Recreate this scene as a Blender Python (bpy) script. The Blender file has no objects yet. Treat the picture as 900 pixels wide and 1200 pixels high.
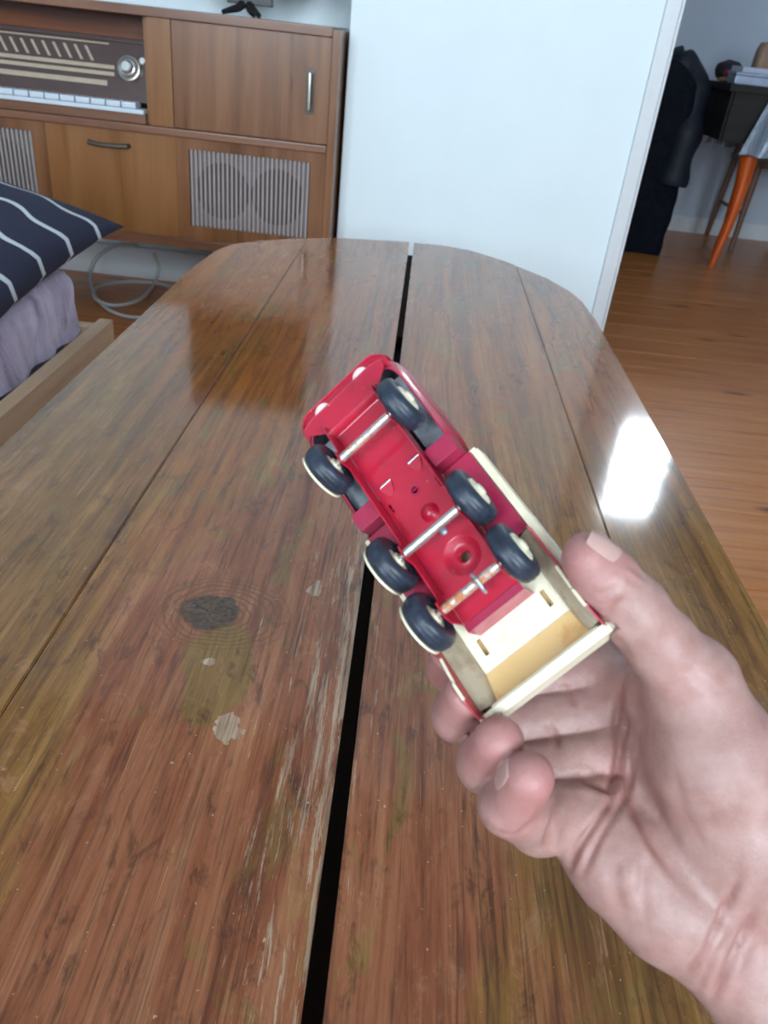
import bpy, bmesh, math, random
import numpy as np
from mathutils import Vector, Matrix, noise as mnoise
from mathutils.geometry import tessellate_polygon

# ------------------------------------------------------------------ camera, light, exposure
S = bpy.context.scene
C = S.collection
FPX = 918.0
TH, PH, HC = math.radians(31.4), math.radians(6.5), 0.85
CF = np.array([0, math.cos(TH), -math.sin(TH)])
_u0 = np.array([0, math.sin(TH), math.cos(TH)]); _r0 = np.array([1.0, 0, 0])
CR = math.cos(PH) * _r0 + math.sin(PH) * _u0
CU = math.cos(PH) * _u0 - math.sin(PH) * _r0
CO = np.array([0, 0, HC])
cam = bpy.data.cameras.new('camera'); camo = bpy.data.objects.new('camera', cam); C.objects.link(camo)
cam.sensor_fit = 'VERTICAL'; cam.sensor_height = 36; cam.lens = 36 * FPX / 1200
cam.clip_start = 0.02
m = Matrix.Identity(4)
for i, v in enumerate((CR, CU, -CF)):
    for k in range(3): m[k][i] = v[k]
m.translation = Vector(CO); camo.matrix_world = m
cam.dof.use_dof = True; cam.dof.focus_distance = 0.48; cam.dof.aperture_fstop = 18
S.camera = camo
S.view_settings.view_transform = 'Standard'; S.view_settings.look = 'None'
S.view_settings.gamma = 1; S.view_settings.use_curve_mapping = False
S.view_settings.exposure = 1.0
w = bpy.data.worlds.new('sky'); S.world = w; w.use_nodes = True
bg = w.node_tree.nodes['Background']; bg.inputs[0].default_value = (0.62, 0.78, 1.0, 1); bg.inputs[1].default_value = 1.6

def area(name, loc, rot, sx, sy, power, col):
    l = bpy.data.lights.new(name, 'AREA'); l.shape = 'RECTANGLE'; l.size = sx; l.size_y = sy; l.energy = power; l.color = col
    o = bpy.data.objects.new(name, l); C.objects.link(o); o.location = loc; o.rotation_euler = rot
    return o
# daylight entering by the two windows behind the camera and the high one in the far room
DAY = (0.80, 0.92, 1.0)
area('daylight_window', (-1.25, -1.95, 1.60), (math.radians(90), 0, 0), 1.3, 1.5, 55, DAY)
area('daylight_window', (0.95, -1.95, 1.60), (math.radians(90), 0, 0), 1.5, 1.5, 75, DAY)
area('daylight_window', (1.765, 5.12, 2.54), (math.radians(-90), 0, 0), 0.5, 0.84, 24, DAY)

# ------------------------------------------------------------------ helpers
def ray(px, py): return (px - 450) / FPX * CR - (py - 600) / FPX * CU + CF
def atz(px, py, z):
    d = ray(px, py); return CO + d * (z - HC) / d[2]
def aty(px, py, y):
    d = ray(px, py); return CO + d * y / d[1]
def c2w(p):  # camera space in mm (x right, y down, z forward) -> world
    p = np.asarray(p, float) * 0.001
    return CO + p[..., 0:1] * CR - p[..., 1:2] * CU + p[..., 2:3] * CF

class NT:
    def __init__(s, name):
        s.m = bpy.data.materials.new(name); s.m.use_nodes = True
        s.t = s.m.node_tree; s.b = s.t.nodes['Principled BSDF']
        s.tc = s.t.nodes.new('ShaderNodeTexCoord')
    def lk(s, a, b): s.t.links.new(a, b)
    def put(s, sock, v):
        if isinstance(v, bpy.types.NodeSocket): s.lk(v, sock)
        elif isinstance(v, (tuple, list)) and len(v) == 3 and sock.type == 'RGBA': sock.default_value = (*v, 1)
        else: sock.default_value = v
    def set(s, **k):
        for n, v in k.items(): s.put(s.b.inputs[n.replace('_', ' ')], v)
        return s
    def obj(s): return s.tc.outputs['Object']
    def map(s, scale=(1, 1, 1), loc=(0, 0, 0), rot=(0, 0, 0), vec=None):
        n = s.t.nodes.new('ShaderNodeMapping'); s.lk(vec or s.obj(), n.inputs[0])
        n.inputs[1].default_value = loc; n.inputs[2].default_value = rot; n.inputs[3].default_value = scale
        return n.outputs[0]
    def noise(s, vec=None, scale=5, detail=4, rough=0.55, dist=0, col=False):
        n = s.t.nodes.new('ShaderNodeTexNoise'); s.lk(vec or s.obj(), n.inputs['Vector'])
        n.inputs['Scale'].default_value = scale; n.inputs['Detail'].default_value = detail
        n.inputs['Roughness'].default_value = rough; n.inputs['Distortion'].default_value = dist
        return n.outputs['Color' if col else 'Fac']
    def vor(s, vec=None, scale=5, feature='F1'):
        n = s.t.nodes.new('ShaderNodeTexVoronoi'); s.lk(vec or s.obj(), n.inputs['Vector']); n.feature = feature
        n.inputs['Scale'].default_value = scale
        return n.outputs['Distance']
    def ramp(s, fac, stops, interp='LINEAR'):
        n = s.t.nodes.new('ShaderNodeValToRGB'); s.put(n.inputs[0], fac); r = n.color_ramp; r.interpolation = interp
        while len(r.elements) < len(stops): r.elements.new(0.5)
        for e, (p, c) in zip(r.elements, stops):
            e.position = p; e.color = (c, c, c, 1) if isinstance(c, (int, float)) else (*c, 1)
        return n.outputs[0]
    def mix(s, fac, a, b, mode='MIX'):
        n = s.t.nodes.new('ShaderNodeMix'); n.data_type = 'RGBA'; n.blend_type = mode
        s.put(n.inputs[0], fac); s.put(n.inputs[6], a); s.put(n.inputs[7], b); return n.outputs[2]
    def mth(s, op, a, b=0.0, c=None):
        n = s.t.nodes.new('ShaderNodeMath'); n.operation = op; s.put(n.inputs[0], a); s.put(n.inputs[1], b)
        if c is not None: s.put(n.inputs[2], c)
        return n.outputs[0]
    def sep(s, vec=None):
        n = s.t.nodes.new('ShaderNodeSeparateXYZ'); s.lk(vec or s.obj(), n.inputs[0]); return n.outputs
    def bump(s, h, strength=0.2, dist=0.001):
        n = s.t.nodes.new('ShaderNodeBump'); n.inputs['Strength'].default_value = strength; n.inputs['Distance'].default_value = dist
        s.put(n.inputs['Height'], h); s.lk(n.outputs[0], s.b.inputs['Normal']); s.bn = n.outputs[0]; return s
    def rnd(s):
        n = s.t.nodes.new('ShaderNodeObjectInfo'); return n.outputs['Random']
    def ball(s, x, y, rx, ry, nz=0.0, nscale=30):   # 1 at the centre, 0 at the rim of an ellipse on the board
        v = s.map((1 / rx, 1 / ry, 0), (-x / rx, -y / ry, 0))
        n = s.t.nodes.new('ShaderNodeVectorMath'); n.operation = 'LENGTH'; s.lk(v, n.inputs[0]); d = n.outputs['Value']
        if nz: d = s.mth('ADD', d, s.mth('MULTIPLY', s.mth('SUBTRACT', s.noise(scale=nscale, detail=5), 0.5), nz))
        return s.mth('SUBTRACT', 1.0, d)

def srgb(r, g, b):
    f = lambda v: (v / 255 / 12.92) if v / 255 <= 0.04045 else ((v / 255 + 0.055) / 1.055) ** 2.4
    return (f(r), f(g), f(b))

def plain(name, col, rough=0.5, metal=0.0, coat=0.0, var=0.08, scale=40, bump=0.0, spec=0.5):
    t = NT(name); n = t.noise(scale=scale, detail=4)
    a = tuple(c * (1 - var) for c in col); b = tuple(min(1, c * (1 + var)) for c in col)
    t.set(Base_Color=t.ramp(n, [(0.3, a), (0.7, b)]), Roughness=rough, Metallic=metal, Coat_Weight=coat)
    t.b.inputs['Specular IOR Level'].default_value = spec
    if bump: t.bump(n, bump, 0.002)
    return t.m

def wood(name, dark, mid, light, axis='x', scale=1.0, rough=0.35, coat=0.2, bump=0.15, perobj=True):
    t = NT(name); a = {'x': (2.2, 30, 30), 'y': (30, 2.2, 30), 'z': (30, 30, 2.2)}[axis]
    v = t.obj()
    if perobj:
        cb = t.t.nodes.new('ShaderNodeVectorMath'); cb.operation = 'ADD'
        cx = t.t.nodes.new('ShaderNodeCombineXYZ'); r = t.rnd()
        t.lk(t.mth('MULTIPLY', r, 37.0), cx.inputs[0]); t.lk(t.mth('MULTIPLY', r, 11.0), cx.inputs[1]); t.lk(t.mth('MULTIPLY', r, 23.0), cx.inputs[2])
        t.lk(v, cb.inputs[0]); t.lk(cx.outputs[0], cb.inputs[1]); v = cb.outputs[0]
    v = t.map(tuple(k * scale for k in a), vec=v)
    n = t.noise(v, 1.0, 6, 0.6, 0.6); big = t.noise(v, 0.25, 2)
    c = t.ramp(n, [(0.28, dark), (0.5, mid), (0.75, light)])
    c = t.mix(t.mth('MULTIPLY', t.mth('SUBTRACT', big, 0.35), 0.9), c, tuple(k * 0.72 for k in mid))
    t.set(Base_Color=c, Roughness=t.ramp(n, [(0.2, rough * 0.8), (0.8, rough * 1.25)]), Coat_Weight=coat, Coat_Roughness=0.15)
    t.bump(n, bump, 0.001)
    return t.m

class MB:
    """collects shapes into one mesh"""
    def __init__(s): s.v = []; s.f = []; s.bev = False
    def add(s, vs, fs, M=None):
        o = len(s.v)
        for p in vs:
            p = Vector(p); s.v.append(M @ p if M is not None else p)
        s.f += [tuple(i + o for i in f) for f in fs]; return s
    def box(s, a, b, M=None, bev=0.0):
        x0, y0, z0 = [min(p, q) for p, q in zip(a, b)]; x1, y1, z1 = [max(p, q) for p, q in zip(a, b)]
        bm = bmesh.new(); bmesh.ops.create_cube(bm, size=1)
        for v in bm.verts: v.co = Vector(((x0 + x1) / 2 + v.co.x * (x1 - x0), (y0 + y1) / 2 + v.co.y * (y1 - y0), (z0 + z1) / 2 + v.co.z * (z1 - z0)))
        if bev: s.bev = True
        if bev: bmesh.ops.bevel(bm, geom=bm.edges[:], offset=min(bev, 0.45 * min(x1 - x0, y1 - y0, z1 - z0)), segments=2, affect='EDGES', profile=0.6)
        bm.verts.index_update(); s.add([v.co.copy() for v in bm.verts], [tuple(v.index for v in f.verts) for f in bm.faces], M); bm.free(); return s
    def tube(s, pts, r, n=10, cap=True, flat=1.0):
        pts = [Vector(p) for p in pts]; k = len(pts); rs = r if isinstance(r, (list, tuple)) else [r] * k
        up = None; o = len(s.v)
        for i, p in enumerate(pts):
            d = (pts[min(i + 1, k - 1)] - pts[max(i - 1, 0)]).normalized()
            if up is None: up = d.orthogonal().normalized()
            up = (up - d * up.dot(d)).normalized(); sd = d.cross(up)
            for j in range(n):
                a = 2 * math.pi * j / n; s.v.append(p + up * math.cos(a) * rs[i] + sd * math.sin(a) * rs[i] * flat)
        for i in range(k - 1):
            for j in range(n): s.f.append((o + i * n + j, o + i * n + (j + 1) % n, o + (i + 1) * n + (j + 1) % n, o + (i + 1) * n + j))
        if cap: s.f.append(tuple(o + j for j in range(n))[::-1]); s.f.append(tuple(o + (k - 1) * n + j for j in range(n)))
        return s
    def lathe(s, prof, n=24, M=None, closed=False, cap=True):   # (r, h) about local z
        vs = []; fs = []; k = len(prof)
        for r, h in prof:
            for j in range(n):
                a = 2 * math.pi * j / n; vs.append((r * math.cos(a), r * math.sin(a), h))
        for i in range(k if closed else k - 1):
            i2 = (i + 1) % k
            for j in range(n): fs.append((i * n + j, i * n + (j + 1) % n, i2 * n + (j + 1) % n, i2 * n + j))
        if cap and not closed:
            if prof[0][0] > 1e-6: fs.append(tuple(range(n))[::-1])
            if prof[-1][0] > 1e-6: fs.append(tuple((k - 1) * n + j for j in range(n)))
        return s.add(vs, fs, M)
    def prism(s, outer, holes=(), z0=0, z1=1, M=None):
        loops = [[Vector((x, y, 0)) for x, y in l] for l in (outer, *holes)]
        tri = tessellate_polygon(loops); flat = [p for l in loops for p in l]; n = len(flat)
        vs = [(p.x, p.y, z0) for p in flat] + [(p.x, p.y, z1) for p in flat]
        fs = [tuple(t) for t in tri] + [tuple(i + n for i in t[::-1]) for t in tri]
        o = 0
        for l in loops:
            k = len(l)
            for i in range(k): a, b = o + i, o + (i + 1) % k; fs.append((a, b, b + n, a + n))
            o += k
        return s.add(vs, fs, M)
    def grid(s, rows, closed=False, M=None):
        n = len(rows[0]); vs = [p for r in rows for p in r]; fs = []
        for i in range(len(rows) - 1):
            for j in range(n if closed else n - 1):
                j2 = (j + 1) % n; fs.append((i * n + j, i * n + j2, (i + 1) * n + j2, (i + 1) * n + j))
        return s.add(vs, fs, M)
    def sheet(s, rows, th, M=None):   # a grid given thickness th along its normals
        bm = bmesh.new(); n = len(rows[0]); vv = [[bm.verts.new(p) for p in r] for r in rows]
        for i in range(len(rows) - 1):
            for j in range(n - 1): bm.faces.new((vv[i][j], vv[i][j + 1], vv[i + 1][j + 1], vv[i + 1][j]))
        bm.normal_update(); bmesh.ops.solidify(bm, geom=bm.faces[:], thickness=th)
        bm.verts.index_update(); s.add([v.co.copy() for v in bm.verts], [tuple(v.index for v in f.verts) for f in bm.faces], M); bm.free(); return s
    def scaled(s, k): s.v = [p * k for p in s.v]; return s
    def build(s, name, mat, parent=None, smooth=35, kind=None, fix=True, origin=None):
        me = bpy.data.meshes.new(name)
        og = Vector(origin) if origin is not None else Vector((0, 0, 0))
        me.from_pydata([tuple(p - og) for p in s.v], [], s.f); me.validate()
        if fix:
            bm = bmesh.new(); bm.from_mesh(me); bmesh.ops.recalc_face_normals(bm, faces=bm.faces[:]); bm.to_mesh(me); bm.free()
        if smooth:
            me.shade_smooth(); me.set_sharp_from_angle(angle=math.radians(smooth))
        me.materials.append(mat)
        o = bpy.data.objects.new(name, me); C.objects.link(o); o.location = og
        if s.bev and smooth:
            wn = o.modifiers.new('normals', 'WEIGHTED_NORMAL'); wn.keep_sharp = True; wn.weight = 100
        if parent is not None: o.parent = parent
        if kind: o['kind'] = kind
        return o

def empty(name, loc=(0, 0, 0)):
    o = bpy.data.objects.new(name, None); C.objects.link(o); o.location = loc; o.empty_display_size = 0.05; return o
def tag(o, label, cat, group=None):
    o['label'] = label; o['category'] = cat
    if group: o['group'] = group
    return o
def struct(o): o['kind'] = 'structure'; return o

rng = random.Random(4)

# ------------------------------------------------------------------ materials of the room
M_wall = plain('white_paint', (0.74, 0.84, 0.88), 0.6, var=0.015, scale=6)
M_trim = plain('trim_paint', (0.66, 0.70, 0.73), 0.45, var=0.02)
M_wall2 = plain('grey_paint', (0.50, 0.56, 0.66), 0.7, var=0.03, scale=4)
M_ceil = plain('ceiling_paint', (0.62, 0.64, 0.65), 0.8, var=0.02)
M_floorbase = plain('subfloor', (0.06, 0.03, 0.015), 0.8)

def floor_mat():
    t = NT('pine_floor'); r = t.rnd()
    cx = t.t.nodes.new('ShaderNodeCombineXYZ'); t.lk(t.mth('MULTIPLY', r, 40.0), cx.inputs[0]); t.lk(t.mth('MULTIPLY', r, 17.0), cx.inputs[1])
    ad = t.t.nodes.new('ShaderNodeVectorMath'); ad.operation = 'ADD'; t.lk(t.obj(), ad.inputs[0]); t.lk(cx.outputs[0], ad.inputs[1])
    v = ad.outputs[0]
    g = t.noise(t.map((1.6, 26, 1), vec=v), 1.2, 6, 0.6, 1.2)
    b = t.noise(t.map((0.8, 4, 1), vec=v), 1.0, 2)
    c = t.ramp(g, [(0.25, srgb(150, 84, 40)), (0.5, srgb(196, 124, 66)), (0.75, srgb(214, 148, 88))])
    c = t.mix(t.mth('MULTIPLY', b, 0.5), c, srgb(176, 104, 52))
    kn = t.vor(t.map((2.3, 7.5, 1), vec=v), 1.0)
    c = t.mix(t.ramp(kn, [(0.05, 0.85), (0.13, 0.0)]), c, srgb(92, 44, 22))
    t.set(Base_Color=c, Roughness=t.ramp(g, [(0.2, 0.30), (0.8, 0.40)]), Coat_Weight=0.12, Coat_Roughness=0.2)
    t.bump(g, 0.03, 0.0005); return t.m
M_floor = floor_mat()

# ------------------------------------------------------------------ room shell
X0, X1, Y0, Y1, ZC = -2.3, 3.0, -1.8, 5.0, 3.1
fl = struct(MB().box((X0, Y0, -0.06), (X1, Y1, -0.019)).build('floor', M_floorbase))
y = Y0 + 0.02; W = 0.152; k = 0
pl_me = None
while y < Y1 - 0.05:
    for xa, xb in ((X0, 0.35 + 0.9 * ((k * 37) % 10) / 10 + 1.0), (0.35 + 0.9 * ((k * 37) % 10) / 10 + 1.0, X1)):
        MB().box((xa + 0.0006, y + 0.0011, -0.02), (xb - 0.0006, y + W - 0.0011, 0.0), bev=0.0016).build('plank', M_floor, fl)
    y += W; k += 1
struct(MB().box((X0, Y0, ZC), (X1, Y1, ZC + 0.1)).build('ceiling', M_ceil))
struct(MB().box((X0 - 0.1, Y0 - 0.1, -0.06), (X0, Y1 + 0.1, ZC + 0.1)).build('wall_left', M_wall))
struct(MB().box((X1, Y0 - 0.1, -0.06), (X1 + 0.1, Y1 + 0.1, ZC + 0.1)).build('wall_right', M_wall2))
struct(MB().box((X0, 2.84, 0), (-0.242, 2.96, ZC)).build('wall_back', M_wall))
struct(MB().box((-0.242, 2.50, 0), (0.624, 2.62, ZC), bev=0.004).box((-0.242, 2.62, 0), (-0.12, 2.96, ZC)).build('wall_partition', M_wall))
struct(MB().box((0.586, 2.488, 0), (0.626, 2.50, ZC), bev=0.003).build('trim_1', M_trim))
struct(MB().box((0.6265, 2.488, 0), (0.634, 2.63, ZC), bev=0.002).build('trim_2', M_trim))
# wall over and beside the opening to the far room
struct(MB().box((0.634, 2.50, 2.25), (2.2, 2.62, ZC)).box((2.2, 2.50, 0), (X1, 2.62, ZC)).build('wall_opening', M_wall))
# far wall of the second room, with a high window
def wall_with_holes(name, ya, yb, holes, mat):
    xs = sorted({X0, X1, *[h[0] for h in holes], *[h[1] for h in holes]}); b = MB()
    for xa, xb in zip(xs, xs[1:]):
        hs = [h for h in holes if h[0] <= xa and h[1] >= xb]
        if hs: b.box((xa, ya, -0.06), (xb, yb, hs[0][2])); b.box((xa, ya, hs[0][3]), (xb, yb, ZC + 0.1))
        else: b.box((xa, ya, -0.06), (xb, yb, ZC + 0.1))
    return struct(b.build(name, mat))
wall_with_holes('wall_far', Y1, Y1 + 0.1, [(1.53, 2.00, 2.14, 2.95)], M_wall2)
wall_with_holes('wall_rear', Y0 - 0.1, Y0, [(-1.85, -0.65, 0.9, 2.3), (0.25, 1.65, 0.9, 2.3)], M_wall)
def glass_mat():
    t = NT('window_glass'); g = t.t.nodes.new('ShaderNodeBsdfGlossy'); g.inputs['Roughness'].default_value = 0.02
    tr = t.t.nodes.new('ShaderNodeBsdfTransparent'); mx = t.t.nodes.new('ShaderNodeMixShader'); fr = t.t.nodes.new('ShaderNodeFresnel'); fr.inputs[0].default_value = 1.45
    t.lk(fr.outputs[0], mx.inputs[0]); t.lk(tr.outputs[0], mx.inputs[1]); t.lk(g.outputs[0], mx.inputs[2])
    t.lk(mx.outputs[0], t.t.nodes['Material Output'].inputs[0]); return t.m
M_glass = glass_mat()
def window(name, xa, xb, za, zb, yc, split=True):
    w = 0.05; b = MB()
    for p, q in (((xa, za), (xa + w, zb)), ((xb - w, za), (xb, zb)), ((xa + w, za), (xb - w, za + w)), ((xa + w, zb - w), (xb - w, zb))):
        b.box((p[0], yc - 0.03, p[1]), (q[0], yc + 0.03, q[1]))
    f = struct(b.build(name, M_trim)); mid = (xa + xb) / 2
    if split: MB().box((mid - 0.03, yc - 0.025, za + w), (mid + 0.03, yc + 0.025, zb - w)).build('mullion', M_trim, f)
    for a, c in (((xa + w, mid - 0.03), (mid + 0.03, xb - w)) if split else ((xa + w, xb - w),)): MB().box((a, yc - 0.003, za + w), (c, yc + 0.003, zb - w)).build('pane', M_glass, f)
window('window_1', -1.85, -0.65, 0.9, 2.3, Y0 - 0.05)
window('window_2', 0.25, 1.65, 0.9, 2.3, Y0 - 0.05)
window('window_3', 1.53, 2.00, 2.14, 2.95, Y1 + 0.05, False)
struct(MB().box((X0, 2.822, 0), (-0.242, 2.84, 0.11), bev=0.004).build('baseboard_back', M_trim))
struct(MB().box((0.634, 4.982, 0), (X1, 5.0, 0.09), bev=0.004).build('baseboard_far', M_trim))

# ------------------------------------------------------------------ coffee table
TZ = 0.45
def table_mat():
    t = NT('worn_varnish_wood')
    g = t.noise(t.map((42, 2.2, 8)), 1.0, 9, 0.70, 0.9)
    fine = t.noise(t.map((330, 16, 30)), 1.0, 5, 0.65)
    big = t.noise(t.map((6.0, 2.6, 3), (3.1, 0.4, 0)), 1.0, 8, 0.68, 0.5)
    sx = t.sep()
    red = t.ramp(g, [(0.30, srgb(90, 44, 22)), (0.46, srgb(130, 72, 42)), (0.58, srgb(148, 92, 60)), (0.74, srgb(168, 118, 84))])
    olive = t.ramp(g, [(0.30, srgb(84, 54, 18)), (0.5, srgb(128, 88, 36)), (0.62, srgb(144, 104, 50)), (0.76, srgb(164, 126, 70))])
    orange = t.ramp(g, [(0.30, srgb(98, 50, 12)), (0.55, srgb(152, 84, 26)), (0.75, srgb(172, 110, 48))])
    # outer boards lean to ochre, inner ones to a red stain
    side = t.mth('MULTIPLY', t.mth('ABSOLUTE', t.mth('ADD', sx[0], 0.02)), 2.6)
    ol = t.ramp(t.mth('ADD', big, t.mth('SUBTRACT', side, 0.36)), [(0.44, 0.0), (0.56, 0.9)])
    c = t.mix(ol, red, olive)
    orr = t.ramp(t.mth('ADD', t.noise(t.map((4.2, 1.5, 1), (7, 2, 0)), 1.0, 6, 0.65), t.mth('MULTIPLY', t.mth('SUBTRACT', sx[1], 0.75), 0.42)), [(0.47, 0.0), (0.64, 0.85)])
    c = t.mix(orr, c, orange)
    # ochre blotches where the stain has worn, darker dirt in between
    bl = t.noise(t.map((20, 9, 4), (1.3, 2.2, 0)), 1.0, 7, 0.72, 0.8)
    c = t.mix(t.ramp(bl, [(0.55, 0.0), (0.61, 0.7)]), c, t.ramp(g, [(0.35, srgb(100, 72, 26)), (0.7, srgb(150, 118, 60))]))
    # knot, with ochre patch below and rings
    kx, ky = -0.127, 0.476
    pt = t.ball(-0.106, 0.418, 0.027, 0.052, 1.3, 26)
    c = t.mix(t.ramp(pt, [(0.0, 0.0), (0.10, 0.8)]), c, t.ramp(g, [(0.35, srgb(100, 72, 22)), (0.65, srgb(136, 106, 46))]))
    nr = t.ramp(sx[1], [(0.5, 1.0), (0.95, 0.35)])
    mo = t.noise(t.map((46, 20, 6), (4.3, 1.2, 0)), 1.0, 8, 0.75, 0.6)
    c = t.mix(t.mth('MULTIPLY', nr, t.ramp(mo, [(0.36, 0.7), (0.46, 0.0)])), c, srgb(72, 40, 22)); c = t.mix(t.mth('MULTIPLY', nr, t.ramp(mo, [(0.57, 0.0), (0.68, 0.5)])), c, srgb(168, 122, 88))
    c = t.mix(t.mth('MULTIPLY', nr, t.ramp(fine, [(0.34, 0.6), (0.47, 0.0)])), c, srgb(60, 32, 18)); c = t.mix(t.mth('MULTIPLY', nr, t.ramp(fine, [(0.55, 0.0), (0.70, 0.3)])), c, srgb(178, 132, 96))
    gl = t.mth('ABSOLUTE', t.mth('SUBTRACT', t.noise(t.map((46, 1.1, 3), (2, 6, 0)), 1.0, 3, 0.5, 0.3), 0.5))
    c = t.mix(t.mth('MULTIPLY', t.ramp(gl, [(0.0, 0.75), (0.014, 0.0)]), t.ramp(big, [(0.4, 0.2), (0.6, 1.0)])), c, srgb(58, 30, 16))
    halo = t.ball(kx + 0.012, ky, 0.062, 0.050, 0.55, 18)
    ring = t.mth('SINE', t.mth('MULTIPLY', halo, 60.0))
    c = t.mix(t.mth('MULTIPLY', t.ramp(halo, [(0.0, 0.0), (0.25, 0.7)]), t.ramp(ring, [(0.2, 0.0), (0.9, 1.0)])), c, srgb(92, 64, 26))
    kn = t.ball(kx, ky, 0.026, 0.022, 0.7, 50)
    c = t.mix(t.ramp(kn, [(0.02, 0.0), (0.14, 0.95)]), c, t.ramp(t.noise(t.map((1, 1.6, 1)), 110, 6, 0.7, 1.5), [(0.38, srgb(30, 19, 12)), (0.66, srgb(98, 70, 46))]))
    # bare pale wood: flakes and long scratches, worst beside the gap
    pale = t.ramp(fine, [(0.34, srgb(104, 78, 60)), (0.5, srgb(156, 130, 106)), (0.68, srgb(190, 168, 142))])
    for x, y, rx, ry in ((-0.086, 0.362, 0.010, 0.015), (-0.113, 0.421, 0.006, 0.005), (-0.05, 0.52, 0.006, 0.012)):
        c = t.mix(t.ramp(t.ball(x, y, rx, ry, 2.0, 90), [(0.12, 0.0), (0.2, 0.9)]), c, pale)
    dg = t.mth('ABSOLUTE', t.mth('SUBTRACT', sx[0], -0.014))
    nearg = t.ramp(dg, [(0.0, 1.0), (0.012, 0.78), (0.05, 0.35), (0.12, 0.0)])
    onl = t.ramp(t.mth('ADD', sx[0], 1.0), [(0.9935, 1.0), (0.9945, 0.55)])
    sc = t.noise(t.map((240, 13, 10), (0, 0.3, 0)), 1.0, 7, 0.78, 0.4)
    ylim = t.ramp(sx[1], [(0.05, 0.8), (0.30, 1.0), (0.62, 0.9), (0.75, 0.25)])
    scr = t.mth('GREATER_THAN', t.mth('ADD', sc, t.mth('MULTIPLY', t.mth('MULTIPLY', nearg, onl), t.mth('MULTIPLY', ylim, 0.225))), 0.70)
    c = t.mix(t.mth('MULTIPLY', scr, 0.75), c, pale)
    # fine crossing scratches
    h1 = t.noise(t.map((300, 5, 1), (0, 0, 0), (0, 0, 0.9)), 1.0, 2, 0.5, 0.4); h2 = t.noise(t.map((260, 4, 1), (2, 5, 0), (0, 0, -0.55)), 1.0, 2, 0.5, 0.4)
    hm = t.mth('MULTIPLY', t.mth('GREATER_THAN', t.mth('MAXIMUM', h1, h2), 0.73), t.mth('GREATER_THAN', t.noise(scale=9, detail=3), 0.50))
    c = t.mix(t.mth('MULTIPLY', hm, 0.35), c, srgb(190, 150, 112))
    specks = t.mth('GREATER_THAN', t.noise(scale=260, detail=2), 0.735)
    c = t.mix(t.mth('MULTIPLY', specks, 0.7), c, srgb(192, 160, 124))
    ro = t.ramp(t.noise(t.map((9, 4, 4)), 1.0, 4, 0.6), [(0.3, 0.22), (0.7, 0.36)])
    ro = t.mth('ADD', ro, t.mth('MULTIPLY', t.mth('MAXIMUM', scr, hm), 0.3))
    t.set(Base_Color=c, Roughness=ro, Coat_Weight=0.9, Coat_Roughness=0.085); t.b.inputs['Specular IOR Level'].default_value = 0.05
    hgt = t.mth('SUBTRACT', t.mth('MULTIPLY', t.noise(t.map((60, 12, 10)), 1.0, 3), 0.6), t.mth('MULTIPLY', scr, 0.3))
    t.bump(hgt, 0.16, 0.0009)
    cn = t.t.nodes.new('ShaderNodeBump'); cn.inputs['Strength'].default_value = 0.10; cn.inputs['Distance'].default_value = 0.0009; t.lk(hgt, cn.inputs['Height']); t.lk(cn.outputs[0], t.b.inputs['Coat Normal']); return t.m
M_table = table_mat()
M_tabledark = wood('table_underframe', srgb(26, 16, 10), srgb(42, 26, 16), srgb(58, 36, 22), 'y', 1.0, 0.8, 0.0)
tab = tag(empty('coffee_table', (-0.03, 0.85, 0)), 'long worn brown wooden coffee table with rounded end and open centre gap', 'table')
def tlink(o): o.parent = tab; o.matrix_parent_inverse = Matrix.Translation((-0.03, 0.85, 0)).inverted(); return o
FX = [-0.399, -0.394, -0.375, -0.33, -0.25, -0.163, -0.016, 0.06, 0.124, 0.2, 0.278, 0.318, 0.334, 0.337]
FY = [1.42, 1.54, 1.625, 1.685, 1.748, 1.797, 1.832, 1.838, 1.822, 1.755, 1.653, 1.560, 1.48, 1.38]
for xa, xb, dz in ((-0.399, -0.2325, 0.0), (-0.2315, -0.0118, 0.0003), (-0.0015, 0.2215, 0.0), (0.2225, 0.337, -0.0006)):
    n = 18; xs = [xa + (xb - xa) * i / n for i in range(n + 1)]
    # gather samples near the rounded corners
    far = [(x, float(np.interp(x, FX, FY))) for x in xs]; near = [(x, -0.08 - (float(np.interp(x, FX, FY)) - 1.38) * 0.55) for x in xs]
    bm = bmesh.new(); vs = [bm.verts.new((x, y, TZ - 0.024 + dz)) for x, y in far] + [bm.verts.new((x, y, TZ - 0.024 + dz)) for x, y in near[::-1]]
    f = bm.faces.new(vs); r = bmesh.ops.extrude_face_region(bm, geom=[f])
    for v in [e for e in r['geom'] if isinstance(e, bmesh.types.BMVert)]: v.co.z += 0.024
    bmesh.ops.recalc_face_normals(bm, faces=bm.faces[:])
    ed = [e for e in bm.edges if e.calc_face_angle(0) > 0.6]
    bmesh.ops.bevel(bm, geom=ed, offset=0.0011, segments=2, affect='EDGES')
    me = bpy.data.meshes.new('plank'); bm.to_mesh(me); bm.free(); me.shade_smooth(); me.set_sharp_from_angle(angle=math.radians(35)); me.materials.append(M_table)
    o = bpy.data.objects.new('plank', me); C.objects.link(o); tlink(o)
    wn = o.modifiers.new('normals', 'WEIGHTED_NORMAL'); wn.keep_sharp = True; wn.weight = 100
for x in (-0.32, 0.26):
    tlink(MB().box((x - 0.012, 0.05, TZ - 0.115), (x + 0.012, 1.45, TZ - 0.0245)).build('apron', M_tabledark))
for yy in (0.05, 1.45):
    tlink(MB().box((-0.30, yy - 0.012, TZ - 0.115), (0.24, yy + 0.012, TZ - 0.0245)).build('apron', M_tabledark))
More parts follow.
